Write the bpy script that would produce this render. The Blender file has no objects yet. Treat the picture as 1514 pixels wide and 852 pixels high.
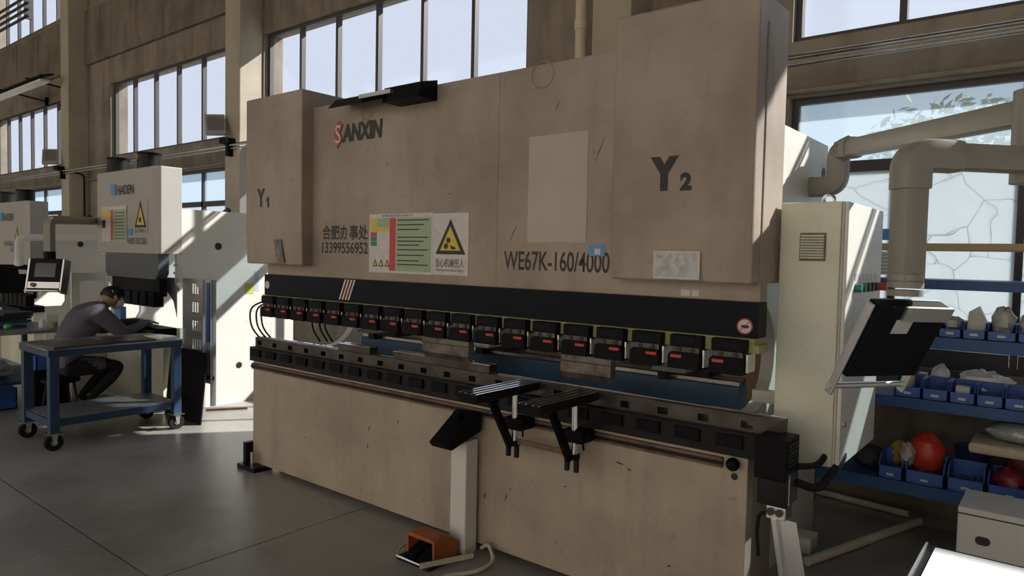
import bpy, bmesh, math, random
from mathutils import Vector, Matrix
random.seed(7)
D = bpy.data
SC = bpy.context.scene
COL = SC.collection
R = math.radians

# ------------------------------------------------------------------ camera, world, sun, exposure
cam_d = D.cameras.new('camera'); cam = D.objects.new('camera', cam_d); COL.objects.link(cam)
cam_d.sensor_fit = 'HORIZONTAL'; cam_d.sensor_width = 36.0
cam_d.lens = 36.0 * 1039.47 / 1514.0
cam_d.clip_start = 0.05; cam_d.clip_end = 400
_y, _p, _r = R(38.63), R(-2.608), R(1.2125)
_f = Vector((-math.sin(_y) * math.cos(_p), math.cos(_y) * math.cos(_p), math.sin(_p)))
_rt = Vector((math.cos(_y), math.sin(_y), 0)); _up = _rt.cross(_f)
_r2 = math.cos(_r) * _rt + math.sin(_r) * _up; _u2 = -math.sin(_r) * _rt + math.cos(_r) * _up
M = Matrix((_r2, _u2, -_f)).transposed().to_4x4(); M.translation = Vector((5.054, -3.045, 1.713))
cam.matrix_world = M
SC.camera = cam
SC.view_settings.view_transform = 'Standard'; SC.view_settings.look = 'None'
SC.view_settings.gamma = 1.0; SC.view_settings.use_curve_mapping = False
SC.view_settings.exposure = 0.0

w = D.worlds.new('sky'); SC.world = w; w.use_nodes = True
bg = w.node_tree.nodes['Background']
bg.inputs[0].default_value = (0.80, 0.87, 1.0, 1); bg.inputs[1].default_value = 0.95

sun_d = D.lights.new('sun', 'SUN'); sun = D.objects.new('sun', sun_d); COL.objects.link(sun)
sun_d.energy = 9.6; sun_d.angle = R(0.8); sun_d.color = (1.0, 0.95, 0.86)
sun.rotation_euler = Vector((-0.78, -1.0, -0.86)).to_track_quat('-Z', 'Y').to_euler()
sun.location = (8, 12, 12)

# ------------------------------------------------------------------ materials
MATS = {}
def mat(name, col, rough=.6, metal=0., col2=None, scale=4., amt=.5, streak=0., bump=0., detail=6., spec=.5, fine=0., coat=0.):
    """procedural paint / concrete / steel: base colour broken by noise patches, vertical run marks and fine grain"""
    if name in MATS: return MATS[name]
    m = D.materials.new(name); m.use_nodes = True; MATS[name] = m
    nt = m.node_tree; b = nt.nodes['Principled BSDF']
    b.inputs['Roughness'].default_value = rough; b.inputs['Metallic'].default_value = metal
    b.inputs['Specular IOR Level'].default_value = spec; b.inputs['Coat Weight'].default_value = coat
    c = (*col, 1)
    b.inputs['Base Color'].default_value = c
    if col2 is None: return m
    tc = nt.nodes.new('ShaderNodeTexCoord')
    def noise(sc, det, vec=None, lo=.4, hi=.65):
        n = nt.nodes.new('ShaderNodeTexNoise'); n.inputs['Scale'].default_value = sc; n.inputs['Detail'].default_value = det
        n.inputs['Roughness'].default_value = .6
        nt.links.new(vec or tc.outputs['Object'], n.inputs['Vector'])
        mr = nt.nodes.new('ShaderNodeMapRange'); mr.inputs[1].default_value = lo; mr.inputs[2].default_value = hi
        nt.links.new(n.outputs['Fac'], mr.inputs[0]); return mr.outputs[0]
    def mix(a, bcol, fac, k):
        x = nt.nodes.new('ShaderNodeMix'); x.data_type = 'RGBA'
        mu = nt.nodes.new('ShaderNodeMath'); mu.operation = 'MULTIPLY'; mu.inputs[1].default_value = k
        nt.links.new(fac, mu.inputs[0]); nt.links.new(mu.outputs[0], x.inputs[0])
        if isinstance(a, tuple): x.inputs[6].default_value = a
        else: nt.links.new(a, x.inputs[6])
        x.inputs[7].default_value = bcol
        return x.outputs[2]
    out = mix(c, (*col2, 1), noise(scale, detail), amt)
    if streak:
        mp = nt.nodes.new('ShaderNodeMapping'); mp.inputs['Scale'].default_value = (3.2, 3.2, .5)
        nt.links.new(tc.outputs['Object'], mp.inputs[0])
        out = mix(out, (*[v * .45 for v in col2], 1), noise(1.4, 7, mp.outputs[0], .48, .86), streak)
    if fine:
        out = mix(out, (*[v * .3 for v in col2], 1), noise(scale * 9, 3, None, .62, .75), fine)
    nt.links.new(out, b.inputs['Base Color'])
    if bump:
        bp = nt.nodes.new('ShaderNodeBump'); bp.inputs['Strength'].default_value = bump; bp.inputs['Distance'].default_value = .01
        nt.links.new(noise(scale * 6, 6, None, 0, 1), bp.inputs['Height']); nt.links.new(bp.outputs[0], b.inputs['Normal'])
    return m
CREAM = mat('cream_paint', (.385, .325, .262), .5, 0, (.235, .19, .148), 1.5, .75, streak=.42, fine=.2, bump=.02)
BEDP = mat('cream_bed_paint', (.47, .40, .31), .5, 0, (.31, .255, .19), 1.6, .75, streak=.5, fine=.3, bump=.03)
WHITEP = mat('white_machine_paint', (.71, .70, .65), .4, 0, (.6, .57, .5), 1.3, .35, fine=.15)
CAB = mat('cabinet_paint', (.74, .75, .62), .38, 0, (.42, .41, .32), 1.7, .4, fine=.12)
GREYP = mat('warm_grey_paint', (.40, .385, .365), .4, 0, (.33, .315, .295), 1.5, .3)
CONC = mat('wall_plaster', (.27, .235, .19), .85, 0, (.145, .125, .10), 1.1, .75, streak=.75, fine=.25, bump=.15)
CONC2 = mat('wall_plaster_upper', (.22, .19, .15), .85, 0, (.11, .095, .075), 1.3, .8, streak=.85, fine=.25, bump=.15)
PIER = mat('pier_plaster', (.46, .415, .34), .85, 0, (.30, .265, .21), 1.0, .6, streak=.35, bump=.12)
FLOOR = mat('floor_concrete', (.36, .345, .32), .33, 0, (.20, .185, .17), 1.1, .8, fine=.4, bump=.06, spec=.45)
JOINT = mat('joint_dark', (.03, .028, .026), .9)
NAVY = mat('navy_paint', (.007, .0095, .017), .45, 0, (.012, .014, .02), 3, .4, fine=.1, spec=.1)
BLACK = mat('black_paint', (.007, .007, .009), .5, spec=.1)
BLACKM = mat('black_oxide_steel', (.014, .014, .016), .42, .3, (.03, .027, .025), 8, .5, spec=.2)
RUBBER = mat('black_rubber', (.012, .012, .012), .75, spec=.2)
STEELP = mat('polished_steel', (.85, .85, .85), .1, 1.)
STEEL = mat('bright_steel', (.62, .62, .62), .25, 1., (.4, .39, .37), 6, .4)
DSTEEL = mat('dark_tool_steel', (.10, .09, .085), .38, .85, (.04, .033, .028), 7, .7, fine=.3)
RUST = mat('rusty_steel', (.20, .13, .085), .6, .4, (.07, .05, .04), 9, .7)
PUNCH = mat('worn_punch_steel', (.20, .165, .14), .5, .5, (.05, .042, .038), 14, .8)
ALU = mat('aluminium', (.66, .66, .64), .35, .9, (.5, .5, .48), 5, .3)
OLIVE = mat('olive_paint', (.34, .33, .12), .55, 0, (.2, .19, .08), 6, .5)
BLUEB = mat('blue_beam_paint', (.05, .12, .23), .45, 0, (.025, .06, .12), 3, .6, fine=.3)
BLUEC = mat('blue_cart_paint', (.02, .05, .115), .45, 0, (.012, .03, .06), 5, .5, fine=.3)
BLUER = mat('blue_rack_paint', (.025, .09, .27), .45, 0, (.015, .05, .15), 5, .4)
BLUEBIN = mat('blue_bin_plastic', (.05, .13, .46), .4, 0, (.035, .09, .33), 6, .4)
RED = mat('red_plastic', (.55, .05, .045), .4)
ORANGE = mat('orange_paint', (.42, .12, .035), .55, 0, (.17, .06, .03), 7, .6)
PIPE = mat('grey_arm_paint', (.30, .285, .25), .45, 0, (.25, .23, .19), 3, .5, fine=.3)
PIPEW = mat('white_arm_paint', (.74, .74, .70), .4)
INK = mat('black_ink', (.012, .012, .013), .5)
WHITE = mat('white_print', (.72, .72, .70), .5)
STICK = mat('sticker_white', (.62, .60, .58), .45, 0, (.45, .42, .4), 20, .4)
GREEN = mat('sticker_green', (.34, .43, .27), .5)
YEL = mat('sticker_yellow', (.66, .50, .06), .5)
SRED = mat('sticker_red', (.55, .055, .06), .5)
TEAL = mat('sticker_teal', (.02, .22, .17), .5)
LBLUE = mat('logo_blue', (.08, .28, .62), .4)
DRED = mat('logo_red', (.36, .03, .04), .4)
WOOD = mat('plywood', (.62, .42, .24), .6, 0, (.45, .28, .14), 3, .6, streak=.4)
SKIN = mat('skin', (.42, .25, .17), .55)
JACKET = mat('grey_jacket', (.105, .10, .12), .85, 0, (.07, .066, .08), 14, .5)
TROUS = mat('black_trousers', (.012, .012, .014), .9)
HAIR = mat('black_hair', (.012, .010, .009), .6)
MASKW = mat('white_mask', (.78, .78, .80), .7)
SHEETM = mat('grey_sheet_metal', (.40, .41, .42), .38, .7, (.3, .3, .3), 4, .4)
SHEETW = mat('white_film_sheet', (.86, .88, .90), .2)
LGREY = mat('light_grey_box', (.60, .59, .57), .5, 0, (.5, .49, .47), 2, .3)
SCREEN = mat('dark_screen_glass', (.05, .07, .085), .12)
FRAME = mat('window_frame', (.05, .046, .05), .5)
BAG = mat('clear_plastic_bag', (.55, .54, .5), .25, 0, (.32, .3, .26), 18, .6)
BAGW = mat('white_plastic_bag', (.80, .81, .80), .4)
REDBAG = mat('red_plastic_bag', (.62, .06, .03), .35, 0, (.42, .03, .02), 8, .5)
DREDBAG = mat('dark_red_bag', (.23, .02, .035), .4)
YELBAG = mat('yellow_glove', (.55, .34, .04), .7)
WOVEN = mat('woven_sack', (.55, .49, .37), .8, 0, (.36, .3, .2), 22, .6)
SCREWS = mat('zinc_screws', (.45, .45, .43), .35, .9, (.15, .15, .14), 60, .8)
BASIN = mat('navy_basin', (.015, .03, .10), .35)
PVC = mat('dusty_pvc', (.62, .56, .45), .6, 0, (.42, .37, .28), 6, .5)
GRASS = mat('outdoor_ground', (.36, .36, .33), .9)
LEAF = mat('tree_leaves', (.10, .20, .06), .6, 0, (.05, .11, .03), 3, .6)
BARK = mat('tree_bark', (.14, .10, .07), .9)
CARD = mat('brown_cardboard', (.45, .33, .2), .8)
DCLOTH = mat('dark_cloth', (.045, .048, .06), .9)
BCLOTH = mat('blue_cloth', (.10, .22, .48), .8)
GCLOTH = mat('grey_cloth', (.35, .34, .36), .9)
GPLAS = mat('green_plastic', (.05, .35, .09), .5)

def glass_mat(name, tint, film=0., crack=False, tc_=(.42, .47, .52)):
    m = D.materials.new(name); m.use_nodes = True; nt = m.node_tree; nt.nodes.clear()
    o = nt.nodes.new('ShaderNodeOutputMaterial')
    t = nt.nodes.new('ShaderNodeBsdfTransparent'); t.inputs[0].default_value = (*tint, 1)
    g = nt.nodes.new('ShaderNodeBsdfGlossy'); g.inputs['Roughness'].default_value = .05
    mx = nt.nodes.new('ShaderNodeMixShader'); mx.inputs[0].default_value = .05
    nt.links.new(t.outputs[0], mx.inputs[1]); nt.links.new(g.outputs[0], mx.inputs[2])
    last = mx.outputs[0]
    if film:
        tr = nt.nodes.new('ShaderNodeBsdfTranslucent'); tr.inputs[0].default_value = (*tc_, 1)
        m2 = nt.nodes.new('ShaderNodeMixShader'); m2.inputs[0].default_value = film
        nt.links.new(last, m2.inputs[1]); nt.links.new(tr.outputs[0], m2.inputs[2]); last = m2.outputs[0]
        if crack:
            tc = nt.nodes.new('ShaderNodeTexCoord'); v = nt.nodes.new('ShaderNodeTexVoronoi'); v.feature = 'DISTANCE_TO_EDGE'
            v.inputs['Scale'].default_value = 3.4
            nz = nt.nodes.new('ShaderNodeTexNoise'); nz.inputs['Scale'].default_value = 3
            va = nt.nodes.new('ShaderNodeVectorMath'); va.operation = 'MULTIPLY_ADD'
            va.inputs[1].default_value = (.25, .25, .25)
            nt.links.new(tc.outputs['Object'], nz.inputs['Vector']); nt.links.new(nz.outputs['Color'], va.inputs[0])
            nt.links.new(tc.outputs['Object'], va.inputs[2]); nt.links.new(va.outputs[0], v.inputs['Vector'])
            lt = nt.nodes.new('ShaderNodeMath'); lt.operation = 'LESS_THAN'; lt.inputs[1].default_value = .0045
            nt.links.new(v.outputs['Distance'], lt.inputs[0])
            df = nt.nodes.new('ShaderNodeBsdfDiffuse'); df.inputs[0].default_value = (.25, .25, .25, 1)
            m3 = nt.nodes.new('ShaderNodeMixShader')
            sc = nt.nodes.new('ShaderNodeMath'); sc.operation = 'MULTIPLY'; sc.inputs[1].default_value = .55
            nt.links.new(lt.outputs[0], sc.inputs[0]); nt.links.new(sc.outputs[0], m3.inputs[0])
            nt.links.new(last, m3.inputs[1]); nt.links.new(df.outputs[0], m3.inputs[2]); last = m3.outputs[0]
    nt.links.new(last, o.inputs[0]); return m
GLASS = glass_mat('clear_pane', (.97, .98, 1.0))
FILM = glass_mat('blue_film_pane', (.84, .93, .98), .32)
CRACK = glass_mat('crazed_film_pane', (.86, .91, .95), .8, True, (.42, .455, .48))
JAR = glass_mat('jar_glass', (.85, .9, .85), .15)

# ------------------------------------------------------------------ mesh helpers
ORG = {}
class MB:
    def __init__(s): s.v = []; s.f = []
    def add(s, vs, fs):
        n = len(s.v); s.v += [Vector(v) for v in vs]; s.f += [[i + n for i in q] for q in fs]; return s
    def box(s, x0, x1, y0, y1, z0, z1):
        return s.add([(x, y, z) for x in (x0, x1) for y in (y0, y1) for z in (z0, z1)],
            [(0, 1, 3, 2), (4, 6, 7, 5), (0, 4, 5, 1), (2, 3, 7, 6), (0, 2, 6, 4), (1, 5, 7, 3)])
    def obox(s, c, ax, ay, az, hx, hy, hz):
        c = Vector(c); ax, ay, az = [Vector(a).normalized() for a in (ax, ay, az)]
        vs = [c + ax * (i * hx) + ay * (j * hy) + az * (k * hz) for i in (-1, 1) for j in (-1, 1) for k in (-1, 1)]
        return s.add(vs, [(0, 1, 3, 2), (4, 6, 7, 5), (0, 4, 5, 1), (2, 3, 7, 6), (0, 2, 6, 4), (1, 5, 7, 3)])
    def bar(s, p, q, wd, ht, up=(0, 0, 1)):
        p, q = Vector(p), Vector(q); d = (q - p).normalized(); sd = d.cross(Vector(up))
        if sd.length < 1e-4: sd = Vector((1, 0, 0))
        sd.normalize(); u = sd.cross(d)
        return s.obox((p + q) / 2, d, sd, u, (q - p).length / 2, wd / 2, ht / 2)
    def prism(s, poly, ax, a, b):
        n = len(poly)
        mk = {'x': lambda p, t: (t, p[0], p[1]), 'y': lambda p, t: (p[0], t, p[1]), 'z': lambda p, t: (p[0], p[1], t)}[ax]
        vs = [mk(p, a) for p in poly] + [mk(p, b) for p in poly]
        fs = [list(range(n))[::-1], list(range(n, 2 * n))] + [(i, (i + 1) % n, n + (i + 1) % n, n + i) for i in range(n)]
        return s.add(vs, fs)
    def tube(s, path, r, seg=12, prof=None):
        P = [Vector(p) for p in path]; n = len(P); rs = r if isinstance(r, (list, tuple)) else [r] * n
        T = []
        for i in range(n):
            a = (P[i] - P[i - 1]).normalized() if i else None; b = (P[i + 1] - P[i]).normalized() if i < n - 1 else None
            T.append(((a or b) + (b or a)).normalized())
        ref = Vector((0, 0, 1)) if abs(T[0].z) < .9 else Vector((1, 0, 0))
        nx = T[0].cross(ref).normalized(); vs = []; fs = []
        for i in range(n):
            if i: nx = (nx - T[i] * nx.dot(T[i])).normalized()
            ny = T[i].cross(nx)
            for k in range(seg):
                a = 2 * math.pi * k / seg; ca, sa = math.cos(a), math.sin(a)
                if prof:   # rounded square section
                    m_ = (abs(ca) ** prof + abs(sa) ** prof) ** (-1 / prof); ca *= m_; sa *= m_
                vs.append(P[i] + (nx * ca + ny * sa) * rs[i])
        for i in range(n - 1):
            for k in range(seg):
                k2 = (k + 1) % seg; fs.append((i * seg + k, i * seg + k2, (i + 1) * seg + k2, (i + 1) * seg + k))
        fs += [list(range(seg))[::-1], list(range((n - 1) * seg, n * seg))]
        return s.add(vs, fs)
    def cyl(s, p, q, r, seg=16): return s.tube([p, q], r, seg)
    def ell(s, c, rx, ry, rz, seg=16, rings=10, wob=0., zmin=None):
        vs = []; fs = []; c = Vector(c)
        for i in range(rings + 1):
            th = math.pi * i / rings
            for k in range(seg):
                ph = 2 * math.pi * k / seg; m_ = 1 + wob * (math.sin(3 * ph + 2.1 * i) * .5 + random.uniform(-.5, .5)) if 0 < i < rings else 1
                z = c.z + rz * math.cos(th) * m_
                if zmin is not None: z = max(z, zmin)
                vs.append((c.x + rx * math.sin(th) * math.cos(ph) * m_, c.y + ry * math.sin(th) * math.sin(ph) * m_, z))
        for i in range(rings):
            for k in range(seg):
                k2 = (k + 1) % seg; fs.append((i * seg + k, (i + 1) * seg + k, (i + 1) * seg + k2, i * seg + k2))
        return s.add(vs, fs)
    def ring(s, c, r, t, nrm='y', seg=28):
        ax = {'y': ((1, 0, 0), (0, 0, 1)), 'x': ((0, 1, 0), (0, 0, 1)), 'z': ((1, 0, 0), (0, 1, 0))}[nrm]
        a, b = Vector(ax[0]), Vector(ax[1])
        return s.tube([Vector(c) + (a * math.cos(2 * math.pi * k / seg) + b * math.sin(2 * math.pi * k / seg)) * r for k in range(seg + 1)], t, 6)
    def build(s, name, m, parent=None, smooth=False, bevel=0., world=None):
        if parent is not None: o0 = ORG[parent.name]
        else:
            xs = [v.x for v in s.v]; ys = [v.y for v in s.v]; zs = [v.z for v in s.v]
            o0 = Vector(((min(xs) + max(xs)) / 2, (min(ys) + max(ys)) / 2, min(zs)))
        me = D.meshes.new(name); me.from_pydata([v - o0 for v in s.v], [], s.f)
        bm = bmesh.new(); bm.from_mesh(me); bmesh.ops.recalc_face_normals(bm, faces=bm.faces); bm.to_mesh(me); bm.free()
        if smooth:
            for p in me.polygons: p.use_smooth = True
        me.materials.append(m)
        o = D.objects.new(name, me); COL.objects.link(o)
        if parent is not None: o.parent = parent
        else: o.location = o0
        ORG[o.name] = o0
        if bevel:
            b = o.modifiers.new('bevel', 'BEVEL'); b.width = bevel; b.segments = 2; b.limit_method = 'ANGLE'; b.angle_limit = R(40)
        if smooth and bevel == 0:
            try: me.set_sharp_from_angle(angle=R(45))
            except Exception: pass
        return o
def tag(o, label, cat, group=None):
    o['label'] = label; o['category'] = cat
    if group: o['group'] = group
    return o
def thing(name, label, cat, loc, group=None):
    o = D.objects.new(name, None); COL.objects.link(o); o.location = loc; o.empty_display_size = .1
    ORG[o.name] = Vector(loc); return tag(o, label, cat, group)
def struct(o): o['kind'] = 'structure'; return o
def copy_tree(root, off, label, group=None):
    r = root.copy(); COL.objects.link(r); r.location = root.location + Vector(off); r['label'] = label
    if group: r['group'] = group
    for ch in [c for c in D.objects if c.parent == root]:
        c = ch.copy(); COL.objects.link(c); c.parent = r
        for g in [x for x in D.objects if x.parent == ch]:
            h = g.copy(); COL.objects.link(h); h.parent = c
    return r
def text(name, s, m, parent, x0, x1, z0, z1, y, bold=0., nrm='-y', shear=0.):
    """lettering fitted to a rectangle on a face that looks to -Y (or +X: then x0,x1 are Y values)"""
    cu = D.curves.new('t', 'FONT'); cu.body = s; cu.extrude = .0; cu.offset = bold; cu.shear = shear
    to = D.objects.new('t', cu); COL.objects.link(to)
    dg = bpy.context.evaluated_depsgraph_get(); me = D.meshes.new_from_object(to.evaluated_get(dg))
    D.objects.remove(to)
    xs = [v.co.x for v in me.vertices]; ys = [v.co.y for v in me.vertices]
    if not xs: return None
    a, b, c, d = min(xs), max(xs), min(ys), max(ys); o0 = ORG[parent.name]
    for v in me.vertices:
        u = x0 + (v.co.x - a) / (b - a) * (x1 - x0); h = z0 + (v.co.y - c) / max(d - c, 1e-6) * (z1 - z0)
        v.co = (Vector((u, y, h)) if nrm == '-y' else Vector((y, u, h))) - o0
    me.name = name; me.materials.clear(); me.materials.append(m)
    o = D.objects.new(name, me); COL.objects.link(o); o.parent = parent; ORG[o.name] = o0
    return o
def arc(cx, cz, r, a0, a1, n=10): return [(cx + r * math.cos(R(a0 + (a1 - a0) * i / n)), cz + r * math.sin(R(a0 + (a1 - a0) * i / n))) for i in range(n + 1)]
def bend(pts, rad, n=6):
    """polyline with rounded corners"""
    P = [Vector(p) for p in pts]; out = [P[0]]
    for i in range(1, len(P) - 1):
        a = (P[i - 1] - P[i]).normalized(); b = (P[i + 1] - P[i]).normalized(); d = min(rad, (P[i - 1] - P[i]).length * .45, (P[i + 1] - P[i]).length * .45)
        for k in range(n + 1):
            t = k / n; out.append((1 - t) ** 2 * (P[i] + a * d) + 2 * t * (1 - t) * P[i] + t * t * (P[i] + b * d))
    return out + [P[-1]]

# ------------------------------------------------------------------ hall shell
XL, XR, YF, YI, YO, ZC = -24., 14., -10., 2.5, 2.8, 9.4
fl = struct(MB().box(XL, XR, YF, YO, -.2, -.012).build('floor', JOINT))
gx = [-24, -19.6, -15.4, -11.2, -7., -2.8, 1.4, 5.6, 9.8, 14]; gy = [-10, -5.6, -1.4, 2.8]
slab_cache = {}
for i in range(len(gx) - 1):
    for j in range(len(gy) - 1):
        MB().box(gx[i] + .005, gx[i + 1] - .005, gy[j] + .005, gy[j + 1] - .005, -.012, 0).build('slab', FLOOR, fl)
struct(MB().box(XL, XR, YF, YO, ZC, ZC + .2).build('ceiling', CONC))
PR = [-21.9, -15.9, -9.9, -3.9, 2.1, 8.1]            # right faces of the piers
rows3 = {0: (-21.6, -16.6), 1: (-15.6, -10.9)}
OPEN = []
for i, (a, b, n) in enumerate([(-21.6, -17., 6), (-15.6, -10.9, 6), (-8.9, -4.9, 5), (-3.88, .74, 6), (3.3, 7.7, 6), (8.2, 12.8, 6)]):
    OPEN.append((a, b, 3.38, 4.73, n, 'up')); OPEN.append((a, b, 1.0, 2.96, n, 'low')); OPEN.append((a, b, 6.35, 8.3, n, 'top'))
def wall_with_openings(name, m, xs0, xs1, z1, ops, y0, y1):
    xb = sorted({xs0, xs1, *[o[0] for o in ops], *[o[1] for o in ops]}); zb = sorted({0., z1, *[o[2] for o in ops], *[o[3] for o in ops]})
    mb = MB()
    for i in range(len(xb) - 1):
        j = 0
        while j < len(zb) - 1:
            hole = lambda j: any(o[0] - 1e-6 <= xb[i] and xb[i + 1] <= o[1] + 1e-6 and o[2] - 1e-6 <= zb[j] and zb[j + 1] <= o[3] + 1e-6 for o in ops)
            if hole(j): j += 1; continue
            k = j
            while k < len(zb) - 1 and not hole(k): k += 1
            mb.box(xb[i], xb[i + 1], y0, y1, zb[j], zb[k]); j = k
    return struct(mb.build(name, m))
wall_with_openings('wall_back', CONC, XL, XR, ZC, OPEN, YI, YO)
FOP = [(XL + .5 + 6 * i, XL + 5.7 + 6 * i, 0.0, 8.4, 1, '') for i in range(6)]  # unseen front openings, sized to set the amount of fill light
wall_with_openings('wall_front', CONC, XL, XR, ZC, FOP, YF - .3, YF)
struct(MB().box(XL - .3, XL, YF - .3, YO, 0, ZC).build('wall_left', CONC))
struct(MB().box(XR, XR + .3, YF - .3, YO, 0, ZC).build('wall_right', CONC))
tn = 0
for x in PR:
    tn += 1
    struct(MB().box(x - .38, x, 2.15, YI, 0, ZC).build('trim_%d' % tn, PIER, bevel=.012))
for a, b in zip(PR[:-1], PR[1:]):                     # downstand beams over the upper windows, fuller than the wall below
    tn += 1
    struct(MB().box(a, b - .38, 2.44, YI, 5.18, 6.2).build('trim_%d' % tn, CONC2))
    tn += 1
    struct(MB().box(a, b - .38, 2.42, YI, 2.98, 3.0).build('trim_%d' % tn, CONC))
wn = 0
def window(a, b, z0, z1, n, kind, yg=2.6):
    global wn; wn += 1
    W = D.objects.new('window_%d' % wn, None); COL.objects.link(W); W.location = ((a + b) / 2, yg, z0); W['kind'] = 'structure'
    ORG[W.name] = Vector(W.location)
    fw = .045
    MB().box(a, b, yg - .03, yg + .03, z0, z0 + fw).box(a, b, yg - .03, yg + .03, z1 - fw, z1).box(a, a + fw, yg - .03, yg + .03, z0 + fw, z1 - fw).box(b - fw, b, yg - .03, yg + .03, z0 + fw, z1 - fw).build('frame', FRAME, W)
    st = (b - a) / n
    if kind == 'low':
        zt = 2.43
        MB().box(a + fw, b - fw, yg - .035, yg + .03, zt - .045, zt + .035).build('transom', FRAME, W)
        for k in range(n):
            x0, x1 = a + k * st, a + (k + 1) * st
            if k: MB().box(x0 - .022, x0 + .022, yg - .035, yg + .03, z0 + fw, z1 - fw if k % 2 == 0 else zt - .045).build('mullion', FRAME, W)
            MB().box(x0 + .024, x1 - .024, yg - .03, yg - .01, z0 + fw, z0 + .13).build('sash_rail', FRAME, W)
            MB().box(x0 + .022, x1 - .022, yg - .004, yg + .004, z0 + .13, zt - .045).build('pane', CRACK if a > 3 else GLASS, W)
        for k in range(0, n, 2):
            MB().box(a + k * st + .022, a + min(k + 2, n) * st - .022, yg - .004, yg + .004, zt + .035, z1 - fw).build('pane', FILM, W)
    else:
        for k in range(n):
            x0, x1 = a + k * st, a + (k + 1) * st
            if k: MB().box(x0 - .024, x0 + .024, yg - .035, yg + .03, z0 + fw, z1 - fw).build('mullion', FRAME, W)
            MB().box(x0 + .024, x1 - .024, yg - .004, yg + .004, z0 + fw, z1 - fw).build('pane', GLASS, W)
    return W
for o in OPEN:
    if o[1] < -16 or o[0] > 8: continue
    if o[5] == 'top' and o[0] > -10: continue
    window(*o)

tag(MB().box(-60, 60, -60, YF - .35, -.3, -.06).build('bounce_yard', PVC), 'unseen concrete yard added to bounce sunlight through the open bays', 'ground')  # added out of view: sunlit ground that bounces light indoors
fb = thing('bounce_hall', 'unseen beige hall block added across the yard to bounce warm light', 'building', (-5, -26, -.06))  # added out of view: its sunlit beige face warms the fill light
MB().box(-45, 35, -32, -24, -.06, 9.5).build('wall', mat('bounce_facade', (.68, .585, .465), .8, 0, (.58, .495, .38), .4, .5), fb)
MB().prism([(-32.4, 9.5), (-23.6, 9.5), (-28, 11.2)], 'x', -45.3, 35.3).build('roof', RUST, fb)
for k in range(12): MB().box(-43 + 6.5 * k, -39.5 + 6.5 * k, -24.05, -23.98, 3, 6).build('window', FRAME, fb)
# outside: ground and trees behind the right bay
tag(MB().box(-60, 60, 3.2, 90, -.3, -.06).build('yard_ground', GRASS), 'pale open yard outside the window wall', 'ground')
def tree(x, y, h, r, label):
    t = thing('tree', label, 'tree', (x, y, -.06), 'trees outside the window wall')
    MB().tube([(x, y, -.06), (x + .05, y, h * .5), (x - .05, y + .1, h * .85)], [.11, .08, .03], 8).build('trunk', BARK, t, True)
    mb = MB(); rnd = random.Random(int(x * 10))
    for k in range(1500):
        a, b2, q = rnd.uniform(0, 6.283), rnd.uniform(-1, 1), rnd.random() ** .45
        c = Vector((x + r * q * math.cos(a) * math.sqrt(1 - b2 * b2), y + r * q * math.sin(a) * math.sqrt(1 - b2 * b2), h * .78 + r * .75 * q * b2))
        d1 = Vector((rnd.uniform(-1, 1), rnd.uniform(-1, 1), rnd.uniform(-.6, .3))).normalized(); d2 = d1.cross(Vector((rnd.uniform(-1, 1), rnd.uniform(-1, 1), 1))).normalized()
        mb.add([c, c + d1 * .07 + d2 * .035, c + d1 * .15, c + d1 * .07 - d2 * .035], [(0, 1, 2, 3)])
    cr = mb.build('foliage', LEAF, t); cr['kind'] = 'stuff'
tree(3.9, 6.2, 3.7, 1.0, 'leafy tree outside behind the blue filmed panes, nearer the cabinet')
tree(6.1, 7.0, 4.1, 1.1, 'leafy tree outside behind the blue filmed panes, farther from the cabinet')

pr = thing('pipe_run', 'four dark parallel pipes crossing the far top windows', 'pipes', (-14, 2.05, 6.3))
for k in range(4): MB().cyl((-22, 2.05, 6.36 + .13 * k), (-11.6, 2.05, 6.36 + .13 * k), .028, 8).build('pipe', FRAME, pr, True)
MB().box(-11.75, -11.7, 2.0, 2.14, 6.3, 6.85).build('bracket', FRAME, pr)
# conduit, floodlights, strip lamp, downpipe
cd = thing('wall_conduit', 'long thin galvanised conduit running along the piers between the window rows', 'conduit', (-8, 2.1, 3.15))
MB().tube([(-23, 2.1, 3.15), (13, 2.1, 3.15)], .022, 8).build('tube', STEEL, cd, True)
MB().tube([(-23, 2.1, 3.10), (13, 2.1, 3.10)], .012, 8).build('tube', STEEL, cd, True)
for x in PR: MB().box(x - .22, x - .16, 2.07, 2.15, 3.0, 3.19).build('bracket', BLACK, cd)
def flood(x, label):
    t = thing('floodlight', label, 'floodlight', (x, 2.15, 3.2), 'floodlights on the piers')
    MB().box(x - .1, x + .1, 2.02, 2.15, 3.17, 3.24).build('bracket', BLACK, t)
    ax, up = Vector((.5, -.2, -.85)).normalized(), Vector((.72, -.45, .52)).normalized()
    c = Vector((x - .12, 1.98, 3.42)); sd = ax.cross(up)
    MB().obox(c, ax, sd, up, .17, .13, .03).build('housing', GREYP, t, bevel=.01)
    MB().obox(c + up * .032, ax, sd, up, .12, .10, .004).build('lens', SHEETM, t)
    MB().obox(c - up * .05, ax, sd, up, .1, .08, .03).build('heat_sink', BLACKM, t)
flood(-4.1, 'small grey floodlight clamped to the sunlit pier over the conduit')
flood(-10.2, 'small grey floodlight on the far pier with a cable hanging under it')
tag(MB().tube(bend([(-10.2, 2.13, 3.14), (-9.95, 2.1, 3.15), (-9.86, 2.4, 3.1), (-9.86, 2.4, 1.0), (-9.86, 2.44, .02)], .08), .016, 6).build('pier_cable', BLACK, None, True), 'thin black cable running down beside the far pier', 'cable')
sl = thing('strip_lamp', 'long hooded strip lamp on brackets at the far windows, unlit', 'lamp', (-11.4, 1.9, 4.8))
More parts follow.
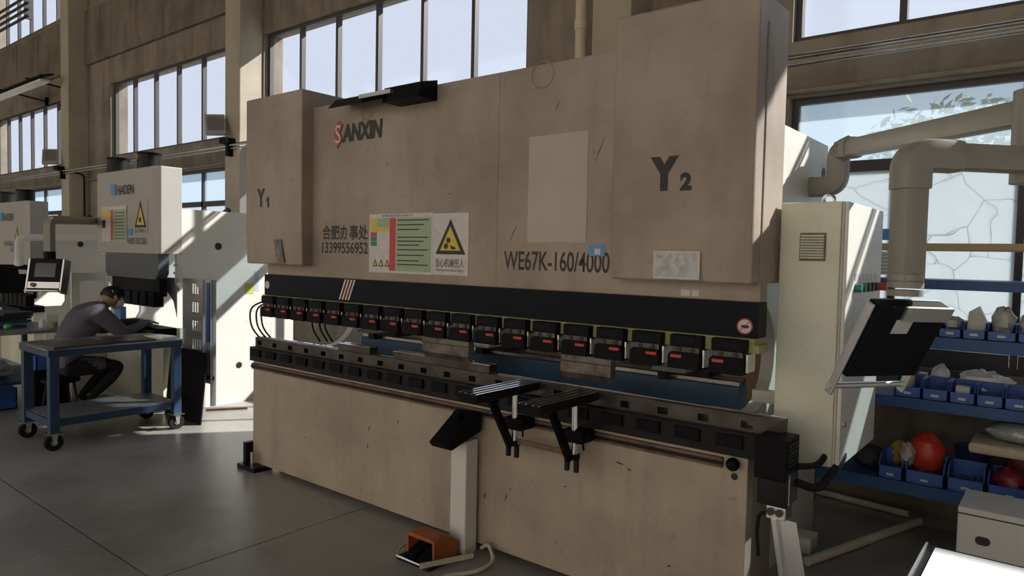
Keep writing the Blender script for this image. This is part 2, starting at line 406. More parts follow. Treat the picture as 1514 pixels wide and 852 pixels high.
MB().prism([(1.75, 4.86), (1.98, 4.93), (1.98, 4.96), (1.74, 4.89)], 'x', -13.4, -10.1).build('hood', BLACK, sl)
MB().box(-13.3, -10.2, 1.78, 1.95, 4.80, 4.84).build('reflector', WHITE, sl)
for x in (-10.7, -12.3): MB().bar((x, 1.7, 4.9), (x + .3, 2.5, 4.75), .03, .03).box(x + .27, x + .33, 2.44, 2.5, 4.66, 4.84).build('bracket', BLACK, sl)
dp = thing('downpipe', 'beige plastic rainwater downpipe on the wall behind the big press', 'pipe', (1.5, 2.3, 2.2))
MB().cyl((1.5, 2.32, .05), (1.5, 2.32, ZC - .05), .055).build('pipe', PVC, dp, True)
for z in (1.6, 3.75, 5.4): MB().cyl((1.5, 2.32, z), (1.5, 2.32, z + .09), .064).build('collar', PVC, dp, True)

# ------------------------------------------------------------------ main press brake
PB = thing('press_brake', 'large dirty cream hydraulic press brake with black clamp row and Y1 Y2 covers', 'press brake', (2, .9, 0))
bed = MB().box(.02, 3.97, 0, .08, .035, .845).build('bed', BEDP, PB, bevel=.004)
MB().cyl((3.912, -.002, .752), (3.912, .001, .752), .016).build('plug_hole', INK, bed)
MB().box(.1, 3.9, .08, .55, .1, .8).build('bed_core', CREAM, PB)
gr = MB().box(.03, 3.86, -.022, -.001, .785, .83).build('guide_rail', RUST, PB)
MB().box(.03, 3.86, -.03, -.022, .80, .815).build('rail_groove', BLACKM, gr)
MB().ell((3.915, -.035, .815), .03, .03, .03).build('rail_stop', BLACK, PB, True)
MB().box(-.01, 4.02, -.015, .2, .845, .955).build('table_beam', BLACKM, PB, bevel=.004)
for k in range(20): MB().box(.03 + .2 * k, .15 + .2 * k, -.03, -.015, .885, .94).build('wedge_block', BLACK, PB)
# die holder rail with slotted holes
hx = [.06 + .2046 * k for k in range(20)]; mb = MB(); prev = 0.
for x in hx:
    a, b = x - .027, x + .027
    if a > prev: mb.box(prev, a, .03, .11, .955, 1.028)
    mb.box(a, b, .03, .11, .955, .969); mb.box(a, b, .03, .11, 1.002, 1.028); prev = b
mb.box(prev, 4.10, .03, .11, .955, 1.028)
MB_h = mb.build('die_holder', DSTEEL, PB)
MB().box(0, 4.10, .09, .11, 1.028, 1.0295).build('polished_edge', STEELP, MB_h)
MB().box(0, 4.02, .11, .2, .955, .957).build('slot_glint_strip', STEEL, PB)  # strip added to reflect window light behind the holder slots
# ram
ram = MB().box(.12, 3.975, .06, .15, 1.53, 2.755).build('ram_panel', CREAM, PB, bevel=.004)
band = MB().box(.125, 3.98, .03, .14, 1.372, 1.53).build('ram_band', NAVY, PB)
for k in range(4):
    x = 1.052 + .033 * k
    MB().prism([(x, 1.385), (x + .013, 1.385), (x + .078, 1.527), (x + .065, 1.527)], 'y', .0275, .0302).build('stripe', WHITE, band)
    if k < 3: MB().prism([(x + .016, 1.385), (x + .022, 1.385), (x + .087, 1.527), (x + .081, 1.527)], 'y', .0278, .0302).build('stripe', DRED, band)
rl = MB().box(.14, 3.98, .0, .14, 1.345, 1.372).build('clamp_rail', OLIVE, PB)
for k in range(20): MB().box(.155 + .2 * k, .2 + .2 * k, .0, .12, 1.31, 1.345).build('spacer', OLIVE, rl)
MB().cyl((.165, .028, 1.45), (.165, .03, 1.45), .03, 20).build('round_mark', STICK, band)
# seams and lifting rings on the ram panel
for x in (2.45,): MB().box(x, x + .003, .058, .0605, 1.55, 2.74).build('seam', CREAM, ram)
for x, z, r_ in ((2.755, 2.70, .072), (1.30, 2.665, .06)): MB().ring((x, .06, z), r_, .004).build('lifting_hole_rim', CREAM, ram)
MB().box(2.675, 3.06, .0575, .0602, 1.79, 2.37).build('repaint_patch', mat('patch_paint', (.47, .425, .365), .5, 0, (.37, .325, .27), 2, .5, streak=.2), ram)
# cylinder covers
def cover(x0, x1, label):
    return MB().prism([(-.04, 2.875), (-.04, 1.95), (-.03, 1.612), (.34, 1.612), (.34, 2.875)], 'x', x0, x1).build('cylinder_cover', CREAM, PB, bevel=.01)
c1 = cover(-.03, .70, ''); c2 = cover(3.265, 3.968, '')
c1['label'] = 'cream cylinder cover lettered Y1'; c2['label'] = 'cream cylinder cover lettered Y2'
text('lettering', 'Y', INK, c1, .13, .24, 2.045, 2.185, -.0415, .06)
MB().prism([(.272, 2.04), (.292, 2.04), (.292, 2.12), (.276, 2.12), (.255, 2.104), (.255, 2.088), (.272, 2.096)], 'y', -.0425, -.0405).build('lettering', INK, c1)
text('lettering', 'Y', INK, c2, 3.472, 3.617, 2.03, 2.19, -.0415, .075)
text('lettering', '2', INK, c2, 3.625, 3.683, 2.028, 2.11, -.0415, .06)
pl = MB().box(3.505, 3.735, -.046, -.0415, 1.622, 1.752).build('data_plate', STICK, c2)
MB().box(3.515, 3.725, -.047, -.046, 1.632, 1.742).build('plate_print', mat('plate_print', (.58, .58, .57), .5, 0, (.3, .3, .3), 30, .7), pl)
tg = MB().prism([(.36, 1.80), (.455, 1.80), (.50, 1.625), (.41, 1.625)], 'y', -.045, -.041).build('worn_tag', mat('worn_tag', (.25, .23, .19), .6, 0, (.07, .06, .05), 18, .8), c1)
# lettering on the ram
lg = MB().prism([(.948, 2.545), (.99, 2.63), (1.045, 2.60), (1.01, 2.545), (1.04, 2.50), (.985, 2.44)], 'y', .053, .06).build('logo_mark', DRED, ram)
text('lettering', 'S', STICK, ram, .965, 1.02, 2.475, 2.60, .0515, 0)
text('lettering', 'ANXIN', INK, ram, 1.035, 1.455, 2.477, 2.60, .0555, .045, shear=.12)
text('lettering', '合肥办事处', INK, ram, .815, 1.32, 1.80, 1.905, .0585, .02)
text('lettering', '13399556952', INK, ram, .815, 1.32, 1.705, 1.785, .0585, .02)
text('lettering', 'WE67K-160/4000', INK, ram, 2.51, 3.205, 1.635, 1.742, .0585, .012)
MB().box(3.08, 3.175, .0572, .0592, 1.722, 1.782).build('blue_sticker', LBLUE, ram)
MB().box(3.115, 3.15, .0565, .0578, 1.73, 1.76).build('sticker_print', STICK, ram)
ch = MB().box(1.338, 1.938, .056, .0598, 1.585, 1.972).build('risk_chart', STICK, ram)
def q(x0, x1, z0, z1, m, p=ch, y=.0552): return MB().box(x0, x1, y, y + .001, z0, z1).build('chart_cell', m, p)
for i, m_ in enumerate((YEL, YEL, YEL, SRED, TEAL, TEAL)):
    z1 = 1.945 - .031 * i; q(1.352, 1.415, z1 - .029, z1, m_)
    if i < 3: q(1.418, 1.535, z1 - .029, z1, GREEN if i < 2 else YEL)
q(1.54, 1.60, 1.60, 1.945, SRED); q(1.606, 1.925, 1.60, 1.945, GREEN)
for i, z in enumerate((1.925, 1.895, 1.865, 1.815, 1.79, 1.765, 1.735, 1.70, 1.665, 1.64)):
    MB().box(1.615, 1.90 - .04 * (i % 3), .0546, .0553, z, z + .007).build('chart_line', INK, ch)
for i in range(3):
    x = 1.375 + .06 * i; MB().prism([(x, 1.625), (x + .05, 1.625), (x + .025, 1.675)], 'y', .0546, .0553).build('chart_symbol', INK, ch)
    MB().prism([(x + .011, 1.631), (x + .039, 1.631), (x + .025, 1.661)], 'y', .0541, .0547).build('chart_symbol', YEL, ch)
text('lettering', '折弯机风险告知卡', INK, ch, 1.46, 1.76, 1.952, 1.966, .0552, .006)
ws = MB().box(1.94, 2.238, .056, .0598, 1.588, 1.965).build('warning_sign', STICK, ram)
MB().prism([(1.965, 1.715), (2.215, 1.715), (2.09, 1.93)], 'y', .0548, .0562).build('warning_triangle', INK, ws)
MB().prism([(2.005, 1.738), (2.175, 1.738), (2.09, 1.885)], 'y', .0538, .055).build('warning_triangle', YEL, ws)
for x, z in ((2.075, 1.80), (2.055, 1.765)): MB().cyl((x, .0535, z), (x, .0542, z), .018, 14).build('gear_symbol', INK, ws)
MB().prism([(2.09, 1.77), (2.13, 1.76), (2.14, 1.745), (2.10, 1.745)], 'y', .0532, .0542).build('hand_symbol', INK, ws)
text('lettering', '当心机械伤人', INK, ws, 1.965, 2.205, 1.635, 1.69, .0552, .008)
text('lettering', 'Warning mechanical injury', INK, ws, 1.965, 2.205, 1.605, 1.628, .0552, 0)
for x, z, w_, h_, t_ in ((3.60, 1.542, .045, .03, 0), (3.655, 1.542, .035, .03, 0)): MB().box(x, x + w_, .058, .0602, z, z + h_).build('small_label', STICK, ram)
for x, z, l_, a_ in ((2.60, .33, .05, 70), (2.63, .40, .02, 40), (1.42, .52, .05, 75), (1.41, .40, .04, 80), (2.45, .30, .05, 85), (3.36, .69, .06, 172), (3.40, .67, .03, 165), (3.0, .5, .02, 30), (1.70, .62, .03, 60), (.7, .35, .02, 20), (2.3, .22, .03, 110), (3.6, .25, .025, 30)):
    c_, s_ = math.cos(R(a_)), math.sin(R(a_)); k_ = .004
    MB().prism([(x, z), (x + c_ * l_ * .5 - s_ * k_, z + s_ * l_ * .5 + c_ * k_), (x + c_ * l_, z + s_ * l_), (x + c_ * l_ * .6 + s_ * k_, z + s_ * l_ * .6 - c_ * k_)], 'y', -.0012, .0005).build('paint_chip', JOINT, bed)
for x, z, l_, a_ in ((2.9, 2.05, .12, 62), (2.93, 1.98, .1, 58), (3.1, 2.2, .14, 66), (2.05, 2.08, .05, 5), (1.5, 2.28, .03, 80), (2.55, 1.8, .1, 60), (2.85, 2.5, .05, 70)):
    c_, s_ = math.cos(R(a_)), math.sin(R(a_)); k_ = .002
    MB().prism([(x, z), (x + c_ * l_ * .5 - s_ * k_, z + s_ * l_ * .5 + c_ * k_), (x + c_ * l_, z + s_ * l_), (x + c_ * l_ * .6 + s_ * k_, z + s_ * l_ * .6 - c_ * k_)], 'y', .0585, .0602).build('scratch', JOINT, ram)
# prohibition sign on the band
ps = MB().cyl((3.923, .0282, 1.423), (3.923, .03, 1.423), .036, 24).build('prohibition_sign', STICK, band)
MB().ring((3.923, .0275, 1.423), .033, .003).build('sign_ring', SRED, ps)
MB().bar((3.90, .0272, 1.40), (3.946, .0272, 1.446), .004, .001, (0, 1, 0)).build('sign_slash', SRED, ps)
MB().ell((3.925, .0276, 1.422), .018, .001, .008).build('hand_symbol', INK, ps)
# clamps
for k in range(19):
    x = .2 + .2 * k; zz = 0
    cl = MB().box(x, x + .155, -.045, .10, 1.312, 1.368).build('punch_clamp', BLACK, PB, bevel=.004)
    MB().box(x + .03, x + .125, -.047, -.045, 1.33, 1.352).build('clamp_print', NAVY, cl)
    MB().box(x + .012, x + .143, -.038, .08, 1.285, 1.312).build('adjuster_plate', DSTEEL, cl)
    for u in (.045, .11): MB().cyl((x + u, -.043, 1.299), (x + u, -.037, 1.299), .011, 10).build('screw_head', INK, cl)
    MB().prism([(x - .006, 1.212), (x + .149, 1.212), (x + .149, 1.275), (x + .14, 1.288), (x + .01, 1.288), (x - .006, 1.275)], 'y', -.052, .02).build('lower_jaw', BLACK, cl, bevel=.003)
    MB().box(x + .156, x + .164, -.03, .06, 1.225, 1.305).build('side_plate', STEEL, cl)
    rx = x + (.085 if k < 17 else .012)
    MB().box(rx, rx + .055, -.062, -.05, 1.262, 1.277).build('lever', RED, cl, bevel=.003)
# side frames
def side_frame(x0, x1):
    poly = [(.12, 0), (1.7, 0), (1.7, 2.45), (.36, 2.45), (.36, 1.50)] + [(.56, 1.50)] + [(.56 + .26 * math.sin(R(a)), 1.22 + .28 * math.cos(R(a))) for a in range(10, 171, 16)] + [(.56, .94), (.12, .94)]
    return MB().prism(poly, 'x', x0, x1).build('side_frame', WHITEP, PB)
side_frame(.2, .27); sf = side_frame(3.73, 3.80)
MB().cyl((3.80, 1.62, 2.27), (3.803, 1.62, 2.27), .035).build('frame_hole', INK, sf)
MB().box(3.70, 3.92, 1.22, 1.38, 0, .09).build('foot_block', WHITEP, PB, bevel=.008)
MB().box(-.04, .2, -.1, .06, 0, .035).box(-.02, .02, -.06, .06, .0, .2).build('foot_bracket', BLACKM, PB)
MB().cyl((.10, -.05, .03), (.10, -.05, .14), .018).build('levelling_bolt', STEEL, PB)
# back gauge seen through the gap
bb = MB().box(.72, 3.73, .5, .62, .82, 1.062).build('backgauge_beam', BLUEB, PB, bevel=.006)
MB().box(.74, 3.73, .5, .54, 1.066, 1.084).build('linear_rail', STEEL, bb)
MB().box(.74, 3.73, .56, .60, 1.062, 1.095).build('linear_rail', DSTEEL, bb)
for x in (.86, 1.95, 3.28):
    g = MB().box(x, x + .3, .46, .64, 1.095, 1.125).build('gauge_carriage', BLACKM, PB)
    MB().prism([(.3, 1.13), (.66, 1.13), (.66, 1.18), (.5, 1.19), (.32, 1.145)], 'x', x + .05, x + .24).build('gauge_finger', SHEETM, g)
    MB().box(x + .02, x + .08, .44, .6, 1.06, 1.15).build('finger_bracket', BLACKM, g)
# crowning drive on the right end
mb = MB().box(4.03, 4.165, -.1, .07, .80, .975)
cdv = mb.build('crowning_drive', BLACK, PB, bevel=.006)
MB().box(4.045, 4.165, -.095, .06, .69, .80).build('drive_motor', BLACKM, PB, bevel=.005)
for k in range(6): MB().box(4.165, 4.169, -.08, .05, .86 + .017 * k, .868 + .017 * k).build('vent_slat', DSTEEL, cdv)
MB().box(4.166, 4.172, -.07, .04, .70, .83).build('motor_fin', STEEL, cdv)
MB().box(4.03, 4.05, -.02, .1, .70, .84).build('mount_plate', STEEL, PB)
cp = MB().box(4.085, 4.165, -.09, .0, .635, .69).build('cable_gland_block', STEEL, PB, bevel=.004)
for x in (4.105, 4.14): MB().cyl((x, -.1, .668), (x, -.088, .668), .016, 10).build('gland', DSTEEL, cp)
MB().tube(bend([(4.09, -.06, .65), (4.05, -.07, .64), (4.045, -.075, .56), (4.055, -.075, .46)], .03), .008, 8).build('drive_cable', RUBBER, PB, True)
MB().tube(bend([(4.165, .02, .78), (4.24, .1, .74), (4.28, .4, .84), (4.12, .6, .9)], .1), .018, 8).build('cable_sleeve', RUBBER, PB, True)
MB().tube(bend([(4.165, .04, .84), (4.22, .2, .82), (4.2, .5, .92)], .1), .014, 8).build('cable_sleeve', RUBBER, PB, True)
MB().prism([(4.11, .64), (4.205, .64), (4.33, 0.), (4.22, 0.)], 'y', -.075, -.068).prism([(4.11, .64), (4.13, .64), (4.24, 0.), (4.22, 0.)], 'y', -.10, -.068).build('steel_leg', STEEL, PB)
# lamp on the ram top
lm = MB().prism([(-.10, 2.655), (-.08, 2.745), (.06, 2.78), (.06, 2.655)], 'x', 1.63, 1.955).build('work_lamp_body', BLACK, PB)
MB().prism([(-.12, 2.67), (-.05, 2.74), (.05, 2.755), (.05, 2.725)], 'x', 1.10, 1.66).build('lamp_hood', BLACK, lm)
MB().box(1.42, 1.72, -.115, -.03, 2.70, 2.725).build('lamp_arm', SHEETM, lm)
# cables hanging on the left end
for i, (x, dy) in enumerate(((.02, .0), (.06, .03), (.10, .05), (.36, .3), (.40, .34), (.44, .36))):
    MB().tube(bend([(x + .1, dy + .05, 1.33), (x - .06 * (i < 3), dy, 1.26), (x - .05 * (i < 3) - .02, dy + .02, 1.1), (x + .03, dy + .06, 1.0)], .1), .007, 6).build('hose', RUBBER, PB, True)

# ------------------------------------------------------------------ tooling (lies in / on the press)
def die(x0, x1, label):
    t = thing('v_die', label, 'die', ((x0 + x1) / 2, .08, 1.0285), 'dies on the holder rail')
    MB().prism([(.045, 1.029), (.115, 1.029), (.115, 1.075), (.092, 1.075), (.08, 1.06), (.068, 1.075), (.045, 1.075)], 'x', x0, x1).build('die_body', DSTEEL, t)
    MB().box(x0, x1, .095, .115, 1.075, 1.0765).build('polished_edge', STEELP, t); MB().box(x0, x1, .045, .065, 1.075, 1.0765).build('polished_edge', STEELP, t)
    return t
die(1.03, 1.37, 'short dark V-die segment alone on the holder rail')
die(1.60, 2.43, 'long V-die with a bright polished edge on the holder rail')
def punch(x0, x1, label):
    t = thing('punch', label, 'punch', ((x0 + x1) / 2, 0, 1.1), 'punches held in the clamps')
    MB().prism([(-.03, 1.212), (.02, 1.212), (.02, 1.12), (.004, 1.085), (-.004, 1.085), (-.03, 1.12)], 'x', x0, x1).build('punch_body', PUNCH, t)
    MB().box(x0, x1, -.032, -.03, 1.175, 1.18).build('punch_groove', INK, t)
punch(1.95, 2.33, 'wide worn punch plate hanging from the clamps over the long die')
punch(2.98, 3.28, 'short scratched punch plate hanging from the clamps above the support arms')

# ------------------------------------------------------------------ sheet support
SS = thing('sheet_support', 'pair of black aluminium sheet support arms hung on the bed rail', 'support arms', (2.95, -.12, .66))
for x in (2.745, 3.125):
    a = MB().box(x - .06, x + .06, -.49, .02, .985, 1.03).build('arm_profile', BLACKM, SS, bevel=.004)
    for u in (-.056, -.018, .022, .056): MB().box(x + u - .004, x + u + .004, -.488, .018, 1.03, 1.0325).build('profile_rib', STEELP, a)
    MB().box(x - .055, x + .055, -.494, -.49, .988, 1.027).build('end_cap', BLACK, a)
    MB().cyl((x + .012, -.12, .70), (x + .012, -.12, .985), .019).build('post', STEELP, SS, True)
    cb = MB().box(x - .05, x + .075, -.15, -.03, .79, .85).build('clamp_block', BLACK, SS, bevel=.005)
    MB().cyl((x + .06, -.1, .82), (x + .09, -.1, .82), .02).build('clamp_knob', BLACK, cb)
    MB().bar((x + .05, -.1, .80), (x + .08, -.14, .765), .01, .01).build('clamp_lever', BLACK, cb)
    MB().bar((x - .005, -.31, .985), (x - .0, -.14, .70), .042, .022, (1, 0, 0)).build('brace', BLACK, SS)
    MB().box(x - .03, x + .035, -.14, -.1, .70, .73).build('post_shoe', BLACK, SS)
    for u in (-.035, .02): MB().box(x + u, x + u + .02, -.135, -.115, .64, .70).build('prong', BLACKM, SS)
MB().box(2.77, 3.11, -.125, -.117, .712, .742).build('cross_link', RUST, SS)

# ------------------------------------------------------------------ pedestal + pedal
PD = thing('control_pedestal', 'white square post carrying a sloped black push-button box before the bed', 'pedestal', (2.36, -.1, 0))
MB().box(2.30, 2.42, -.13, -.03, 0, .66).build('post', WHITEP, PD, bevel=.006)
MB().prism([(-.31, .672), (-.28, .642), (-.035, .708), (-.035, .803), (-.09, .826)], 'x', 2.295, 2.45).build('button_box', BLACK, PD, bevel=.008)
MB().cyl((2.37, -.15, .79), (2.37, -.16, .825), .026).build('mushroom_button', BLACK, PD, True)
FP = thing('foot_pedal', 'rusty orange hooded foot pedal with a pale lift bar on the floor', 'foot pedal', (2.3, -.25, 0))
MB().prism([(2.18, .018), (2.18, .135), (2.20, .15), (2.38, .15), (2.395, .135), (2.395, .018), (2.382, .018), (2.382, .13), (2.193, .13), (2.193, .018)], 'y', -.35, -.235).build('hood', ORANGE, FP)
MB().prism([(-.235, .018), (-.235, .15), (-.15, .09), (-.15, .018)], 'x', 2.20, 2.395).build('hood_back', ORANGE, FP)
MB().box(2.15, 2.41, -.40, -.145, 0, .018).build('base_plate', BLACKM, FP)
for x in (2.20, 2.295): MB().prism([(-.385, .02), (-.25, .07), (-.25, .085), (-.39, .035)], 'x', x, x + .075).build('pedal', NAVY, FP)
MB().bar((2.37, -.43, .03), (2.49, -.135, .03), .012, .028).build('lift_bar', PVC, FP)
MB().tube(bend([(2.36, -.42, .03), (2.16, -.42, .03), (2.11, -.33, .035), (2.14, -.25, .05)], .03), .007, 6).build('guard_wire', STEEL, FP)
tag(MB().tube(bend([(2.46, -.03, .03), (2.52, -.04, .075), (2.62, -.10, .02), (2.62, -.25, .012), (2.50, -.42, .012), (2.62, -.55, .012)], .1), .011, 8).build('pedal_cable', PVC, None, True), 'grey flexible conduit curling over the floor beside the post', 'cable')

# ------------------------------------------------------------------ electrical cabinet
EC = thing('electrical_cabinet', 'greenish cream electrical cabinet with louvre vent hung beside the press', 'cabinet', (4.13, .62, .8))
MB().box(3.99, 4.255, .285, .975, .797, 1.985).build('body', CAB, EC, bevel=.006)
MB().box(3.985, 4.245, .270, .285, .80, 1.983).build('side_panel', CAB, EC, bevel=.004)
dr = MB().box(4.258, 4.275, .275, .972, .80, 1.982).build('door', WHITEP, EC, bevel=.004)
MB().cyl((4.275, .33, .99), (4.283, .33, .99), .012).build('lock', STEEL, dr)
for i, (m_, yy) in enumerate(((TEAL, .44), (TEAL, .52), (INK, .60), (INK, .68), (INK, .76), (SRED, .84))):
    MB().cyl((4.275, yy, 1.60), (4.305 if i < 5 else 4.33, yy, 1.60), .02).build('push_button', m_, dr)
    MB().box(4.275, 4.277, yy - .02, yy + .02, 1.635, 1.665).build('button_label', STICK, dr)
MB().box(4.275, 4.277, .44, .80, 1.25, 1.55).build('wiring_sheet', WHITE, dr)
lv = MB().box(4.075, 4.185, .262, .270, 1.72, 1.845).build('louvre_vent', mat('vent_grime', (.20, .16, .1), .6, 0, (.08, .06, .04), 20, .6), EC)
for k in range(9): MB().prism([(.254, 1.73 + .0122 * k), (.262, 1.737 + .0122 * k), (.262, 1.739 + .0122 * k), (.254, 1.7335 + .0122 * k)], 'x', 4.08, 4.18).build('louvre_slat', CAB, lv)
MB().ring((4.10, .62, 2.02), .026, .008, 'y', 16).build('lifting_eye', STEEL, EC)
for z in (1.0, 1.7): MB().box(3.80, 3.99, .5, .56, z, z + .06).build('hanger_bracket', WHITEP, EC)

# ------------------------------------------------------------------ pendant of the big press
PA = thing('control_pendant', 'swing arm of boxy grey pipe carrying a black-backed control panel by the cabinet', 'control pendant', (3.82, 1.36, 2.15))
MB().tube(bend([(3.80, 1.36, 2.16), (3.95, 1.36, 2.16), (3.95, 1.36, 2.36), (4.02, 1.28, 2.37)], .1, 8), .058, 16, 4).build('wall_elbow', PIPE, PA, True)
up_ = MB().tube([(3.97, 1.33, 2.365), (4.89, .22, 2.29)], .05, 16, 5).build('upper_arm', PIPE, PA, True)
MB().tube([(4.02, 1.27, 2.362), (4.06, 1.22, 2.358)], .06, 16, 4).build('arm_collar', PIPE, up_, True)
MB().cyl((4.92, .18, 2.02), (4.92, .18, 2.36), .075, 20).build('swivel_joint', PIPE, PA, True)
lo = MB().tube(bend([(4.92, .16, 2.10), (4.585, -.21, 2.10), (4.585, -.21, 1.64)], .09, 8), .048, 16, 5).build('lower_arm', PIPE, PA, True)
MB().tube(bend([(4.70, -.083, 2.10), (4.585, -.21, 2.10), (4.585, -.21, 1.98)], .1, 8), .057, 16, 4).build('arm_elbow', PIPE, lo, True)
for z in (1.60, 1.63, 1.655): MB().cyl((4.585, -.21, z), (4.585, -.21, z + .022), .058, 20).build('tilt_collar', PIPE, lo, True)
wv = Vector((.5, .866, -.03)).normalized(); nv = Vector((-.866, .5, 0)); ti = R(27)
dn = (nv * math.sin(ti) + Vector((0, 0, -1)) * math.cos(ti)).normalized(); bk = wv.cross(dn).normalized()
if bk.dot(nv) > 0: bk = -bk
pc = Vector((4.545, -.19, 1.44)) + wv * .01
MB().obox(pc, wv, dn, bk, .175, .15, .026).build('panel_back', BLACK, PA, bevel=.006)
fp = MB().obox(pc - bk * .03, wv, dn, bk, .175, .15, .004).build('panel_front', ALU, PA)
MB().obox(pc - bk * .036 - dn * .02, wv, dn, bk, .13, .09, .002).build('screen', SCREEN, fp)
for s_ in (-1, 1): MB().obox(pc + wv * (.182 * s_) + dn * .05 - bk * .006, wv, dn, bk, .005, .195, .016).build('side_profile', ALU, PA, bevel=.003)
MB().obox(pc - dn * .125 + bk * .030 + wv * .06, wv, dn, bk, .115, .028, .006).build('top_bracket', ALU, PA)
MB().obox(pc - dn * .07 + bk * .028 - wv * .03, wv, dn, bk, .04, .028, .001).build('rating_label', STICK, PA)
hb = pc + dn * .215 - bk * .012
MB().cyl(hb - wv * .19, hb + wv * .19, .012).build('handle_bar', ALU, PA, True)

# ------------------------------------------------------------------ bin rack
RK = thing('bin_rack', 'blue steel rack of part bins standing under the filmed window', 'rack', (4.9, 2.03, 0))
for z0, z1 in ((.30, .377), (.836, .90), (1.212, 1.284), (1.567, 1.624)):
    sh = MB().box(3.62, 6.3, 1.80, 1.83, z0, z1).box(3.62, 6.3, 2.27, 2.30, z0, z1).box(3.62, 6.3, 1.83, 2.27, z1 - .012, z1).build('shelf', BLUER, RK)
for x in (3.62, 6.26):
    for y in (1.83, 2.24): MB().box(x, x + .04, y, y + .03, 0, 1.80).build('upright', BLUER, RK)
tag(MB().box(4.0, 6.3, 1.82, 2.25, 1.802, 1.842).build('rack_board', CARD), 'long brown board laid over the blue rack uprights', 'board')
MB().box(4.08, 4.32, 1.80, 1.803, 1.645, 1.79).build('notice_sheet', STICK, RK)
MB().box(4.08, 4.32, 1.798, 1.80, 1.86, 1.93).build('notice_header', LBLUE, RK)
for k in range(6): MB().box(4.10, 4.30, 1.798, 1.80, 1.655 + .022 * k, 1.665 + .022 * k).build('notice_line', SHEETM, RK)
def part_bin(x0, x1, z, h, label, group, y=1.815, d=.24):
    t = thing('part_bin', label, 'bin', ((x0 + x1) / 2, y + d / 2, z), group)
    th = .006
    MB().box(x0, x1, y, y + d, z, z + th).box(x0, x1, y, y + th, z, z + h * .55).box(x0, x1, y + d - th, y + d, z, z + h) \
        .prism([(y, z), (y, z + h * .55), (y + d * .25, z + h), (y + d, z + h), (y + d, z)], 'x', x0, x0 + th) \
        .prism([(y, z), (y, z + h * .55), (y + d * .25, z + h), (y + d, z + h), (y + d, z)], 'x', x1 - th, x1).build('shell', BLUEBIN, t)
    MB().box(x0 + .02, x1 - .02, y - .012, y, z + .005, z + .012).build('front_lip', BLUEBIN, t)
    MB().box((x0 + x1) / 2 - .02, (x0 + x1) / 2 + .02, y - .003, y, z + .02, z + .035).build('tag', STICK, t)
    return t
def heap(x0, x1, z, label, y=1.83, d=.2):
    mb = MB(); rnd = random.Random(int(x0 * 1000))
    for k in range(90):
        c = (rnd.uniform(x0 + .02, x1 - .02), rnd.uniform(y + .01, y + d), z + rnd.uniform(.005, .04))
        a = rnd.uniform(0, 3.14); mb.bar(c, (c[0] + .02 * math.cos(a), c[1] + .02 * math.sin(a), c[2] + rnd.uniform(-.004, .006)), .006, .006)
    o = mb.build('screw_heap', SCREWS); tag(o, label, 'screws'); o['kind'] = 'stuff'; return o
mids = [(4.215, 4.36), (4.365, 4.50), (4.505, 4.635), (4.64, 4.77), (4.775, 4.91)]
for i, (a, b) in enumerate(mids): part_bin(a, b, .90, .115, 'blue part bin number %s from the cabinet on the shelf below the window sill' % ('one', 'two', 'three', 'four', 'five')[i], 'bins on the middle shelf')
heap(4.64, 4.77, .91, 'loose dark screws in a bin on the middle shelf'); heap(4.775, 4.91, .91, 'loose screws in the last bin of the middle shelf')
lows = [(4.145, 4.28), (4.295, 4.50), (4.515, 4.70), (4.715, 4.93)]
for i, (a, b) in enumerate(lows): part_bin(a, b, .377, .14, ('small blue bin at the cabinet end of the lowest shelf', 'wide blue bin of screws before the red bag', 'blue bin before the navy basin on the lowest shelf', 'blue bin holding dark red bags on the lowest shelf')[i], 'bins on the lowest shelf')
heap(4.145, 4.28, .39, 'bright screws in the small bin of the lowest shelf'); heap(4.295, 4.50, .39, 'heap of zinc screws in the wide bin before the red bag'); heap(4.515, 4.70, .39, 'scattered screws in the bin before the basin')
ups = [(4.36, 4.43), (4.435, 4.55), (4.555, 4.67), (4.675, 4.815), (4.82, 4.95)]
for i, (a, b) in enumerate(ups): part_bin(a, b, 1.284, .095, 'blue bin number %s from the pendant on the shelf at the panes' % ('one', 'two', 'three', 'four', 'five')[i], 'bins on the upper shelf')
def bag(name, c, r, m, label, cat='bag', wob=.18, zmin=None):
    return tag(MB().ell(c, *r, 16, 10, wob, zmin).build(name, m, None, True), label, cat)
bag('plastic_bag', (4.50, 1.94, 1.36), (.055, .08, .045), BAG, 'flat tan plastic bag in the second upper bin', wob=.2)
tag(MB().prism([(4.565, 1.30), (4.66, 1.30), (4.675, 1.36), (4.625, 1.475), (4.575, 1.44)], 'y', 1.90, 1.97).build('plastic_bag', BAG), 'upright peaked clear bag of parts in the third upper bin', 'bag')
bag('plastic_bag', (4.745, 1.94, 1.39), (.06, .07, .085), BAG, 'crumpled clear bag slumped in the fourth upper bin', wob=.25)
bag('plastic_bag', (4.87, 1.95, 1.38), (.06, .07, .07), BAG, 'grey bag in the last upper bin', wob=.25)
bag('plastic_bag', (4.27, 1.92, 1.0), (.04, .06, .075), BAG, 'clear bag standing in the first middle bin', wob=.25, zmin=.91)
bag('white_bag', (4.42, 2.12, 1.01), (.05, .05, .075), BAGW, 'white bag behind the second middle bin', wob=.2, zmin=.905)
bag('white_bag', (4.65, 2.13, .985), (.15, .08, .08), BAGW, 'long heap of white plastic film behind the middle bins', wob=.25, zmin=.905)
tag(MB().box(4.53, 4.60, 1.88, 1.95, .907, .99).build('parts_carton', STICK), 'small pale carton standing in the third middle bin', 'carton')
tag(MB().box(4.30, 4.345, 2.1, 2.15, .90, 1.02).build('parts_carton', PVC), 'small cream carton behind the first middle bin', 'carton')
bag('red_bag', (4.37, 2.05, .515), (.11, .09, .135), REDBAG, 'bulging bright red plastic bag behind the wide bin', wob=.12, zmin=.38)
